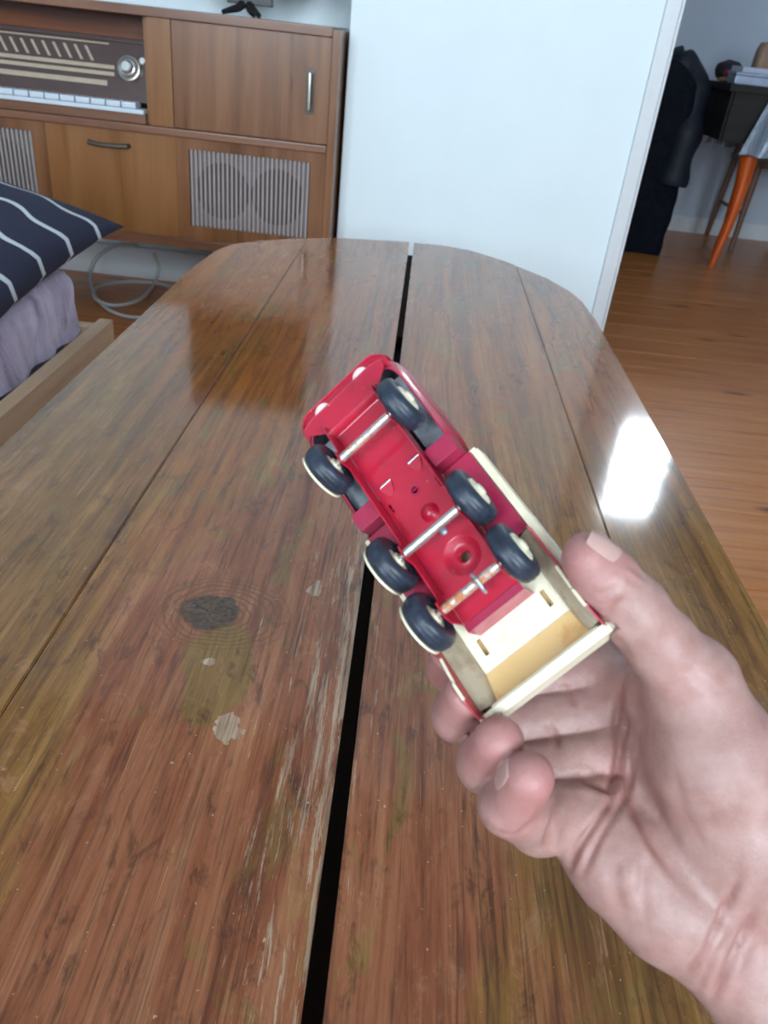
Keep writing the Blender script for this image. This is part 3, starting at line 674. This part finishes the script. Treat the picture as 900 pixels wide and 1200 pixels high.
def circ(x, y, r, n=18, a0=0, a1=2 * math.pi): return [(x + r * math.cos(a0 + (a1 - a0) * i / n), y + r * math.sin(a0 + (a1 - a0) * i / n)) for i in range(n)]
def rect(x0, x1, y0, y1): return [(x0, y0), (x1, y0), (x1, y1), (x0, y1)]
ZW = 13.2; CW = 15.2
# chassis channel: web with punched holes, two flanges towards the viewer
outer = [(27, -14.6), (27, 14.6), (-94, 14.6), (-94, -14.6)]
D1, D2, HO = (-44.0, 1.6), (-69.5, 2.0), (-30.5, 1.8)
holes = [circ(*D1, 4.6, 20), circ(*D2, 9.0, 26), circ(*HO, 1.7, 12), rect(-38, -32.5, 12.4, 13.4), rect(-32, -27.5, -12.6, -11.6),
         rect(-18.6, -17.0, 6.0, 13.0), rect(-18.6, -17.0, -11.5, -4.5)]
ch = MB().prism(outer, holes, ZW, ZW + 0.7)
for s_ in (-1, 1):
    pr_ = [(24, ZW), (24, 6), (20, 3.5), (5, 3.0), (3.5, -2.6), (-3.5, -2.6), (-5, 3.0), (-52, 3.0), (-54, -2.6), (-61, -2.6), (-63, 3.0), (-82, 3.0), (-84.5, -2.6), (-91.5, -2.6), (-94, 1), (-94, ZW)]
    Mx = Matrix(((1, 0, 0, 0), (0, 0, 1, s_ * CW - 0.35), (0, 1, 0, 0), (0, 0, 0, 1)))
    ch.prism(pr_, (), 0, 0.7, Mx)
tb(ch, 'chassis', M_red)
# pressed dimples, rivet, punched tongues
tb(MB().lathe([(4.6, ZW), (4.2, ZW - 0.4), (3.2, ZW - 1.9), (1.7, ZW - 2.9), (0, ZW - 3.2)], 24, Matrix.Translation((*D1, 0)), cap=False), 'dimple', M_red, smooth=80)
tb(MB().lathe([(9.0, ZW), (8.2, ZW + 0.3), (6.0, ZW + 2.2), (3.8, ZW + 2.6), (3.0, ZW + 2.2), (2.2, ZW + 3.4)], 28, Matrix.Translation((*D2, 0)), cap=False), 'dimple', M_red, smooth=80)
tb(MB().lathe([(2.2, ZW - 0.05), (2.2, ZW - 0.4), (1.6, ZW - 1.0), (0, ZW - 1.2)], 14, Matrix.Translation((-55, 1.6, 0))), 'rivet', M_bare, smooth=60)
tb(MB().lathe([(2.7, ZW - 0.02), (2.6, ZW - 0.5), (1.9, ZW - 0.5), (1.7, ZW)], 14, Matrix.Translation((*HO, 0)), closed=True), 'eyelet', M_red2, smooth=60)
for yy in (9.5, -8.0):
    pr_ = [(-18.7, yy - 3.6)] + [(-18.7 - 6.0 * math.sin(math.pi * i / 12) ** 0.8, yy - 3.6 + 7.2 * i / 12) for i in range(1, 12)] + [(-18.7, yy + 3.6)]
    Mt = Matrix.Translation((-24.5, 0, ZW - 0.1)) @ Matrix.Rotation(math.radians(9), 4, 'Y') @ Matrix.Translation((24.5, 0, 0))
    tb(MB().prism(pr_, (), -0.4, 0.2, Mt), 'punched_tongue', M_red)
    tb(MB().tube([(-17.8, yy - 3.2, ZW + 0.6), (-17.8, yy + 3.2, ZW + 0.6)], 0.8, 8), 'spring_pin', M_bare)
# axles
for x, rust, seed in ((0, 0.02, 1), (-57.6, -0.12, 2), (-88, 0.09, 3)):
    a = MB().tube([(x, -23, 0), (x, 23, 0)], 1.5, 14)
    a.tube([(x, -14.7, 0), (x, 14.7, 0)], 2.1, 14)
    tb(a, 'axle', axle_mat(rust, seed))
tb(MB().tube([(-84.5, 2, 3), (-85, 4, -2), (-88, 4.5, -3.2), (-91.5, 4, -1), (-92, 3.2, 4), (-89, 3, 7)], 0.9, 8), 'axle_clip', M_bare)
# wheels
for x in (0, -57.6, -88):
    for s_ in (-1, 1):
        Mw = Matrix.Translation((x, s_ * 22.3, 0)) @ Matrix.Rotation(math.radians(-90 * s_), 4, 'X') @ Matrix.Rotation(rng.random() * 6, 4, 'Z')
        R_ = 13.3
        prof = [(6.8, -4.2), (9.8, -4.9), (11.7, -4.4), (R_ - 0.3, -2.9), (R_ + 0.0, -1.6), (R_ - 0.1, -1.2), (R_ + 0.2, -0.4), (R_ + 0.2, 0.4), (R_ - 0.1, 1.2), (R_ + 0.0, 1.6), (R_ - 0.3, 2.9), (11.7, 4.4), (9.8, 4.9), (6.8, 4.2), (6.4, 0)]
        wz = tb(MB().lathe(prof, 40, Mw, closed=True), 'wheel', M_tyre, smooth=50)
        hb = MB().lathe([(1.4, -4.4), (3.0, -4.4), (3.4, -3.4), (6.3, -2.8), (6.6, 2.8)] + ([(7.0, 4.3), (6.2, 5.0)] if s_ > 0 else [(6.9, 4.95), (12.2, 4.7), (12.4, 5.6), (7, 6.0)]) + [ (5.6, 4.6), (3.4, 5.0), (2.4, 6.2), (0, 6.6)], 28, Mw)
        tb(hb, 'hub', M_hub, wz, smooth=40)
# cab: shell open at the bottom, grey inside
def sup(a, rx, ry, e): c, s = math.cos(a), math.sin(a); return rx * math.copysign(abs(c) ** (2 / e), c), ry * math.copysign(abs(s) ** (2 / e), s)
def ringpts(x0, x1, hw, e, z, n=56, zf=None):
    cx, rx = (x0 + x1) / 2, (x1 - x0) / 2; r = []
    for j in range(n):
        x, y = sup(2 * math.pi * j / n, rx, hw, e); r.append((cx + x, y, z if zf is None else zf(cx + x, z)))
    return r
def cabring(k, ins=0.0):
    # z, front x, rear x, half width
    z, xf, xr, hw, e = k; return ringpts(xr + ins, xf - ins, hw - ins, e, z)
levels = [(14.2, 33, -30, 28.5, 7), (18, 40, -30, 30.5, 6), (26, 43.5, -30, 31, 6), (34, 43, -30, 31, 6), (40, 40, -30, 30, 5), (42, 36, -30, 28.5, 5)]
cab_o = [cabring(l) for l in levels]; cab_i = [cabring(l, 0.7) for l in levels[:-1]]
tb(MB().grid(cab_o, closed=True).add(cab_o[-1], [tuple(range(56))]), 'cab_body', M_red, smooth=40)
tb(MB().grid(cab_i, closed=True).add(cab_i[-1], [tuple(range(56))]), 'cab_lining', M_bare, smooth=40)
tb(MB().grid([cab_o[0], cab_i[0]], closed=True), 'cab_rim', M_red2)
up_ = [cabring(l) for l in [(42.05, 14, -28, 27, 5), (52, 9, -28, 25.5, 5), (61, 3, -27, 24, 4.5), (64, -1, -25, 21, 4)]]
tb(MB().grid(up_, closed=True).add(up_[-1], [tuple(range(56))]).add(up_[0], [tuple(range(56))]), 'cab_roof', M_red, smooth=40)
# apron under the nose, folded up at the front, with the step behind it
rows = []
for x, z in ((35.6, 11.0), (29, 10.6), (23.2, 10.6), (22.0, 11.6), (20.2, 16.0), (19, ZW - 0.3)):
    hw = 26 if x > 34 else (25 if x > 28 else 17.0)
    rows.append([(x - (2.2 * max(0, abs(t_) - 0.8) / 0.2 if x > 34 else 0), hw * t_, z) for t_ in [-1 + 2 * i / 24 for i in range(25)]])
tb(MB().sheet(rows, 0.6), 'front_apron', M_red, smooth=30)
rows = []
for x, z in ((34.0, 13.4), (38, 13.2), (41, 13.3), (42.4, 13.8), (43.5, 14.8), (44.4, 16.4), (45.0, 19), (45.2, 22), (44.6, 25), (43.5, 28)):
    rows.append([(x - 5.5 * max(0, (abs(t_) - 0.72) / 0.28) ** 2.2, 28.2 * t_ * (1 - 0.03 * (z < 12)), z + 0.6 * abs(t_) ** 4) for t_ in [-1 + 2 * i / 36 for i in range(37)]])
tb(MB().sheet(rows, 0.7), 'bumper', M_red, smooth=28)
for yy in (-13, 13):
    Ml = Matrix.Translation((36.6, yy, 13.3)) @ Matrix.Rotation(math.radians(180), 4, 'Y')
    tb(MB().lathe([(4.7, 0), (4.6, 0.6), (3.8, 1.2), (2.2, 1.6), (0, 1.7)], 24, Ml), 'headlight', M_lamp, smooth=80)
tb(MB().tube([(35.7 - 2.2 * max(0, abs(t_) - 0.8) / 0.2, 26 * t_, 10.9) for t_ in [-1 + 2 * i / 24 for i in range(25)]], 0.55, 8), 'apron_glint_bead', M_red)  # bead added so the apron's fold shows as a bright line
tb(MB().tube([(42.3 - 5.2 * max(0, (abs(t_) - 0.72) / 0.28) ** 2.2, 27.0 * t_, 13.4) for t_ in [-0.97 + 1.94 * i / 30 for i in range(31)]], 0.6, 8), 'bumper_glint_ridge', M_red)  # ridge added to give the bumper's bend its highlight
# wheel-well panels behind and beside the front wheels
for s_ in (-1, 1):
    tb(MB().box((-30.5, s_ * 15.9, 9.5), (-20.5, s_ * 29.6, 22), bev=0.8), 'wheel_well', M_red2)
    tb(MB().box((-20, s_ * 16.2, 20), (26, s_ * 28.6, 21)), 'well_roof', M_bare)
    tb(MB().prism([(24, 8.5), (27, 21), (19, 21), (14, 17.5)], (), s_ * 16.4, s_ * 17.2, Matrix(((1, 0, 0, 0), (0, 0, 1, 0), (0, 1, 0, 0), (0, 0, 0, 1)))), 'well_bracket', M_red2)
# floor plate between cab and rear wheels
fpz = 18.0
tb(MB().box((-31, -31.2, fpz), (-76.5, -15.7, fpz + 0.8), bev=0.2).box((-31, 31.2, fpz), (-76.5, 15.7, fpz + 0.8), bev=0.2), 'floor_plate', M_red2)
tb(MB().box((-97.5, -15, ZW), (-94.2, 15, ZW + 0.8)).box((-98, -15, ZW), (-97.3, 15, 27.4)), 'rear_crossmember', M_red2)
# bed: trough floor with slots, side walls, outer walls, rear ramp and lip
FZ = 28.0; HWF = 23.0
bedo = tb(MB().prism([(-31.2, -HWF), (-31.2, HWF), (-113, HWF), (-113, -HWF)], [rect(-106.4, -98.2, -18.4, -16.2), rect(-106.8, -98.6, 16.6, 18.8)], FZ, FZ + 0.8), 'bed_floor', M_cream)
tb(MB().box((-107, -19, FZ + 3), (-97, 19, FZ + 3.5)), 'slot_backing', M_stain, bedo)
rows = [[(-113 - 13 * i / 8, (HWF + 1.2 * i / 8) * t_, FZ + 0.1 - 3.8 * (i / 8) ** 1.3) for t_ in (-1, -0.5, 0, 0.5, 1)] for i in range(9)]
tb(MB().sheet(rows, 0.6), 'rear_ramp', M_stain, bedo)
for s_ in (-1, 1):
    rows = [[(x, s_ * (HWF + 0.1 + 8.4 * (1 - math.cos(k_ * math.pi / 2)) ** 0.9), FZ - 9.5 * math.sin(k_ * math.pi / 2) ** 1.2) for k_ in [i / 6 for i in range(7)]] for x in (-76.8, -90, -105, -120, -125.5)]
    tb(MB().sheet(rows, 0.5), 'side_trough', M_inner, bedo, smooth=50)
    ow = MB().box((-30, s_ * 33.0, 20.2), (-131, s_ * 34.0, 33), bev=0.3)
    for z in (22.0, 25.4, 29.2): ow.box((-30.5, s_ * 33.9, z), (-130.5, s_ * 34.7, z + 2.2), bev=0.5)
    tb(ow, 'side_wall', M_cream, bedo)
    tb(MB().box((-30.2, s_ * 31.4, 20.0), (-131, s_ * 33.0, 21.4), bev=0.3), 'bottom_rail', M_cream, bedo)
    # red skirt with a scalloped lower edge
    n = 40; lo = []
    for i in range(n + 1):
        x = -78 - 51 * i / n
        z = 11.8 + 2.2 * math.cos((x + 88) / 8.6) - (1.2 if x < -112 else 0) + 2.0 * max(0, (-120 - x) / 9)
        lo.append((x, z))
    pr_ = lo + [(-129, 21.5), (-78, 21.5)]
    Mx = Matrix(((1, 0, 0, 0), (0, 0, 1, s_ * 31.6 - 0.3), (0, 1, 0, 0), (0, 0, 0, 1)))
    tb(MB().prism(pr_, (), 0, 0.7, Mx), 'side_skirt', M_red)
    ed = [(x, s_ * 31.1, z - 0.15) for x, z in lo if -121 < x < -99]
    tb(MB().tube(ed, 0.75, 6), 'skirt_edge', M_hub)
tb(MB().box((-30, -33, 20.3), (-31, 33, 33), bev=0.2), 'front_wall', M_cream, bedo)
tb(MB().box((-131.4, -32.6, 18.6), (-127.2, 32.6, 21.6), bev=0.5).box((-131.0, -33.4, 21.7), (-130.0, 33.4, 33), bev=0.3), 'tailgate', M_cream, bedo)
tb(MB().tube([(-126.4, -26.5, 21.8), (-126.4, 28.5, 21.8)], 0.9, 8), 'tailgate_lip', M_cream, bedo)
tb(MB().box((-76.8, -33, FZ + 3.6), (-130, 33, FZ + 4.2)).box((-31, -33, FZ + 3.6), (-76.8, 33, FZ + 4.2)), 'bed_top', M_cream, bedo)

# ------------------------------------------------------------------ the hand
def cp(px, py, d): return np.array([(px - 450) / FPX * d, (py - 600) / FPX * d, d])
def J(*l): return [(cp(x, y, d), r) for x, y, d, r in l]
FING = [
    J((700, 782, 306, 12.0), (560, 812, 303, 9.8), (529, 784, 286, 8.6), (530, 768, 276, 7.4)),
    J((712, 832, 300, 12.2), (578, 854, 294, 10.2), (538, 838, 274, 9.4), (548, 815, 262, 8.2)),
    J((716, 884, 292, 11.8), (606, 908, 282, 10.0), (568, 895, 263, 9.4), (584, 868, 249, 8.0)),
    J((712, 950, 281, 13.0), (632, 960, 268, 11.6), (597, 944, 251, 9.6), (619, 911, 238, 7.9)),
]
THUMB = J((690, 655, 246, 8.6), (708, 678, 247, 10.2), (742, 715, 251, 11.0), (776, 757, 256, 11.6), (812, 800, 262, 13.6))
PALM = [
    J((702, 790, 306, 11.5), (850, 1000, 287, 18)), J((714, 832, 301, 12), (868, 1040, 286, 18)),
    J((716, 884, 293, 12), (868, 1070, 283, 18)), J((712, 950, 282, 12), (850, 1098, 278, 17)),
    J((684, 966, 276, 14.5), (730, 1010, 270, 17.0)), J((730, 1010, 270, 17.0), (784, 1056, 267, 18.8)), J((784, 1056, 267, 18.8), (848, 1110, 270, 18.4)),
    J((812, 800, 262, 13.6), (838, 890, 262, 21.5)), J((838, 890, 262, 21.5), (862, 975, 266, 22.5)), J((862, 975, 266, 22.5), (895, 1070, 272, 19)),
    J((724, 800, 298, 9.5), (800, 815, 272, 13)),
    J((790, 850, 280, 14), (780, 960, 279, 13)),
]
ARM = [J((872, 1124, 271, 18), (955, 1290, 258, 21)), J((925, 1070, 274, 18), (1040, 1230, 262, 21)), J((898, 1095, 274, 20), (1000, 1260, 262, 24)),
       J((960, 1290, 258, 21), (1110, 1540, 238, 27)), J((1040, 1230, 262, 21), (1200, 1470, 244, 27)), J((1000, 1260, 262, 24), (1155, 1505, 244, 30))]
def cone(P, a, ra, b, rb):
    ab = b - a; t = np.clip(((P - a) @ ab) / (ab @ ab), 0, 1)
    return np.linalg.norm(P - a - t[..., None] * ab, axis=-1) - (ra + (rb - ra) * t)
def smin(a, b, k):
    h = np.clip(0.5 + 0.5 * (b - a) / k, 0, 1); return b * (1 - h) + a * h - k * h * (1 - h)
def sdf(P):
    P = np.asarray(P, dtype=np.float32); d = None
    for c in PALM + ARM:
        e = cone(P, c[0][0], c[0][1], c[1][0], c[1][1]); d = e if d is None else smin(d, e, 7.0)
    t = None
    for (a, ra), (b, rb) in zip(THUMB, THUMB[1:]):
        e = cone(P, a, ra, b, rb); t = e if t is None else smin(t, e, 3.0)
    d = smin(d, t, 8.0)
    ff = None
    for fg in FING:
        g = None
        for (a, ra), (b, rb) in zip(fg, fg[1:]):
            e = cone(P, a, ra, b, rb); g = e if g is None else smin(g, e, 2.2)
        ff = g if ff is None else smin(ff, g, 0.7)
    d = smin(d, ff, 3.2)
    # flesh yields where the truck is gripped
    L = ((P / TS - TT0.astype(np.float32)) @ TR.astype(np.float32))
    q = np.abs(L - np.array([-76, 0, 26], np.float32)) - np.array([55.6, 35.0, 8.0], np.float32)
    bx = (np.linalg.norm(np.maximum(q, 0), axis=-1) + np.minimum(q.max(-1), 0)) * TS
    q2 = np.abs(L - np.array([-103.5, 0, 16], np.float32)) - np.array([26.5, 32.2, 6.5], np.float32)
    bx2 = (np.linalg.norm(np.maximum(q2, 0), axis=-1) + np.minimum(q2.max(-1), 0)) * TS
    b = np.minimum(bx, bx2)
    return -smin(-d, b, 1.2)
def surface(lo, hi, h):
    n = [int((b - a) / h) + 1 for a, b in zip(lo, hi)]
    ax = [lo[i] + h * np.arange(n[i], dtype=np.float32) for i in range(3)]
    D = np.empty(n, np.float32)
    for i in range(0, n[0], 16):
        G = np.stack(np.meshgrid(ax[0][i:i + 16], ax[1], ax[2], indexing='ij'), -1); D[i:i + 16] = sdf(G)
    s = D < 0
    cnt = sum(s[a:n[0] - 1 + a, b:n[1] - 1 + b, c:n[2] - 1 + c].astype(np.int8) for a in (0, 1) for b in (0, 1) for c in (0, 1))
    act = (cnt > 0) & (cnt < 8); idx = -np.ones(act.shape, np.int64); ijk = np.argwhere(act); idx[act] = np.arange(len(ijk))
    V = np.array(lo) + h * (ijk + 0.5); F = []
    for axn in range(3):
        sl0 = [slice(None)] * 3; sl1 = [slice(None)] * 3; sl0[axn] = slice(0, -1); sl1[axn] = slice(1, None)
        A, B = s[tuple(sl0)], s[tuple(sl1)]; e = np.argwhere(A != B); o1, o2 = [k for k in range(3) if k != axn]
        e = e[(e[:, o1] > 0) & (e[:, o2] > 0) & (e[:, o1] < n[o1] - 1) & (e[:, o2] < n[o2] - 1)]
        ins = A[tuple(e.T)]
        def at(d1, d2):
            q = e.copy(); q[:, o1] -= d1; q[:, o2] -= d2; return idx[tuple(q.T)]
        q = np.stack([at(1, 1), at(0, 1), at(0, 0), at(1, 0)], 1)
        if axn == 1: ins = ~ins
        q[~ins] = q[~ins][:, ::-1]; F.append(q)
    F = np.concatenate(F); return V, F
HV, HF = surface((8, 4, 205), (212, 250, 340), 1.15)
def grad(P, e=0.35):
    g = np.stack([sdf(P + np.eye(3)[i] * e) - sdf(P - np.eye(3)[i] * e) for i in range(3)], -1); return g / (np.linalg.norm(g, axis=-1, keepdims=True) + 1e-9)
for _ in range(2):
    g = grad(HV); HV = HV - g * np.clip(sdf(HV), -1, 1)[:, None]
g = grad(HV)
pxy = np.stack([450 + FPX * HV[:, 0] / HV[:, 2], 600 + FPX * HV[:, 1] / HV[:, 2]], 1)
facing = np.clip(-(g * HV).sum(1) / np.linalg.norm(HV, axis=1) * 2.2, 0, 1)
# skin folds: polylines across the palm side (pixels), width, depth in mm
FOLD = [
    ([(737, 768), (728, 800), (722, 850), (726, 900), (742, 950), (770, 1000), (800, 1040)], 4.5, 1.3),
    ([(655, 920), (680, 912), (712, 926), (722, 900), (735, 850), (730, 820)], 4.0, 1.3),
    ([(664, 1028), (680, 990), (712, 945), (722, 915)], 4.0, 1.4),
    ([(678, 1035), (700, 985), (735, 930), (748, 880)], 4.0, 0.9),
    ([(636, 1003), (646, 965), (654, 925)], 4.0, 1.5),
    ([(600, 983), (622, 968), (640, 942)], 3.5, 1.2),
    ([(800, 1148), (826, 1118), (850, 1062), (872, 1020)], 4.5, 1.4),
    ([(832, 1178), (862, 1110), (890, 1055)], 5.0, 1.3), ([(815, 1165), (838, 1120), (858, 1085)], 4.0, 0.7),
    ([(706, 738), (722, 752), (740, 772)], 5.0, 0.5), ([(700, 700), (715, 690), (728, 682)], 3.0, 0.5), ([(708, 722), (722, 708), (734, 700)], 3.5, 0.7),
    ([(735, 660), (748, 672), (760, 682)], 3.0, 0.5), ([(730, 672), (742, 682), (756, 690)], 3.0, 0.4),
    ([(655, 800), (668, 815), (676, 830)], 3.5, 0.6), ([(640, 845), (650, 862), (656, 880)], 3.5, 0.8),
    ([(740, 850), (756, 900), (776, 960), (800, 1000)], 5.0, 0.5), ([(790, 900), (800, 950), (830, 1000)], 6.0, 0.35),
    ([(760, 1000), (752, 1040), (758, 1085)], 7.0, 0.6), ([(720, 1000), (722, 1040), (735, 1080)], 7.0, 0.5),
    ([(800, 780), (825, 800), (850, 815)], 4.0, 0.3), ([(560, 958), (580, 975), (605, 980)], 3.0, 0.4),
]
disp = np.zeros(len(HV)); red = np.zeros(len(HV))
for pl, wd, dp in FOLD:
    dmin = np.full(len(HV), 1e9); par = np.zeros(len(HV)); cum = 0.0; tot = sum(math.dist(a, b) for a, b in zip(pl, pl[1:]))
    for a, b in zip(pl, pl[1:]):
        a, b = np.array(a, float), np.array(b, float); ab = b - a; t = np.clip(((pxy - a) @ ab) / (ab @ ab), 0, 1)
        e = np.linalg.norm(pxy - a - t[:, None] * ab, axis=1); nr_ = e < dmin; ln_ = math.sqrt(ab @ ab)
        par[nr_] = (cum + t[nr_] * ln_) / tot; dmin = np.minimum(dmin, e); cum += ln_
    dp = dp * np.clip(np.minimum(par, 1 - par) / 0.22, 0, 1)
    k = np.exp(-(dmin / wd) ** 2) * facing; disp -= dp * k; disp += 0.35 * dp * np.exp(-((dmin - 2.4 * wd) / (1.3 * wd)) ** 2) * facing
    red = np.maximum(red, np.exp(-(dmin / (wd * 1.3)) ** 2) * facing * np.minimum(1, dp))
nz = np.array([mnoise.noise(Vector(p) * 0.11) for p in HV]); disp += 0.35 * nz
HV2 = HV + g * disp[:, None]
tipd = np.full(len(HV), 1e9)
for c in [f[-1] for f in FING] + [THUMB[0]]: tipd = np.minimum(tipd, np.linalg.norm(HV - c[0], axis=1))
tip = np.exp(-(tipd / 15.0) ** 2)
nz2 = np.array([mnoise.noise(Vector(p) * 0.055 + Vector((9, 2, 4))) for p in HV])
HW = c2w(HV2)
org = HW[np.argmin(np.linalg.norm(HV - cp(898, 1095, 274), axis=1))]
me = bpy.data.meshes.new('person'); me.from_pydata((HW - org).tolist(), [], HF.tolist()); me.validate()
bm = bmesh.new(); bm.from_mesh(me); bmesh.ops.recalc_face_normals(bm, faces=bm.faces[:]); bm.to_mesh(me); bm.free()
me.shade_smooth()
at_ = me.attributes.new('flush', 'FLOAT', 'POINT'); at_.data.foreach_set('value', np.clip(0.55 * tip + 0.22 * nz2, 0, 1).astype(np.float32))
at2 = me.attributes.new('fold', 'FLOAT', 'POINT'); at2.data.foreach_set('value', red.astype(np.float32))
def skin_mat():
    t = NT('skin'); A = t.t.nodes.new('ShaderNodeAttribute'); A.attribute_name = 'flush'; B = t.t.nodes.new('ShaderNodeAttribute'); B.attribute_name = 'fold'
    n = t.noise(scale=90, detail=5, rough=0.65); f = t.noise(scale=900, detail=3)
    c = t.ramp(n, [(0.3, srgb(154, 116, 108)), (0.7, srgb(176, 141, 134))])
    c = t.mix(A.outputs['Fac'], c, srgb(176, 104, 104)); c = t.mix(t.mth('MULTIPLY', B.outputs['Fac'], 0.38), c, srgb(134, 66, 56))
    t.set(Base_Color=c, Roughness=0.46, Subsurface_Weight=0.25, Subsurface_Scale=0.004); t.b.inputs['Subsurface Radius'].default_value = (1.0, 0.35, 0.2)
    cr = t.vor(scale=700, feature='DISTANCE_TO_EDGE')
    t.bump(t.mth('ADD', t.mth('MULTIPLY', f, 0.5), t.mth('MINIMUM', t.mth('MULTIPLY', cr, 3.0), 0.5)), 0.22, 0.0005); return t.m
me.materials.append(skin_mat())
hand = bpy.data.objects.new('person', me); C.objects.link(hand); hand.location = Vector(org)
tag(hand, 'bare right hand with open palm gripping the red toy truck', 'hand')
# nails
M_nail = plain('nail', srgb(190, 152, 144), 0.28, var=0.04, coat=0.3)
def nail(c, r, d, up, wdt, ln, off=0.0):
    d = d / np.linalg.norm(d); up = up - d * (up @ d); up /= np.linalg.norm(up); sd = np.cross(d, up); rows = []
    for i in range(9):
        t = -1 + 2 * i / 8; row = []
        for j in range(11):
            a = (-1 + 2 * j / 10); w_ = a * wdt * (1 - 0.18 * max(0, t) ** 2 - 0.12 * max(0, -t) ** 3)
            ang = w_ / r; rr = r + 0.25 - 0.9 * max(0, t) ** 2 * 0.5
            tl = t * ln * (1 - 0.10 * a * a) + off
            row.append(c + d * tl + up * rr * math.cos(ang) + sd * rr * math.sin(ang))
        rows.append(row)
    G_ = np.array(rows); sh_ = G_.shape; G_ = G_.reshape(-1, 3)
    for _ in range(4):
        G_ = G_ - up * np.clip(sdf(G_) - 0.40, -0.6, 0.6)[:, None]
    W_ = c2w(G_.reshape(sh_)) - org
    MB().sheet([[Vector(p) for p in r_] for r_ in W_], 0.0005).build('fingernail', M_nail, hand, smooth=70)
tdir = THUMB[0][0] - THUMB[1][0]
nail(THUMB[0][0], 8.9, tdir, np.array([0.55, -0.48, -0.62]), 5.4, 5.2, 2.2)
for fg, upv in ((FING[3], [-1, -0.16, 0.12]),):
    dv = fg[3][0] - fg[2][0]; nail(fg[3][0], fg[3][1] - 0.05, dv, np.array(upv), 4.2, 4.6, -1.5 if upv[0] == -1 else 1.2)
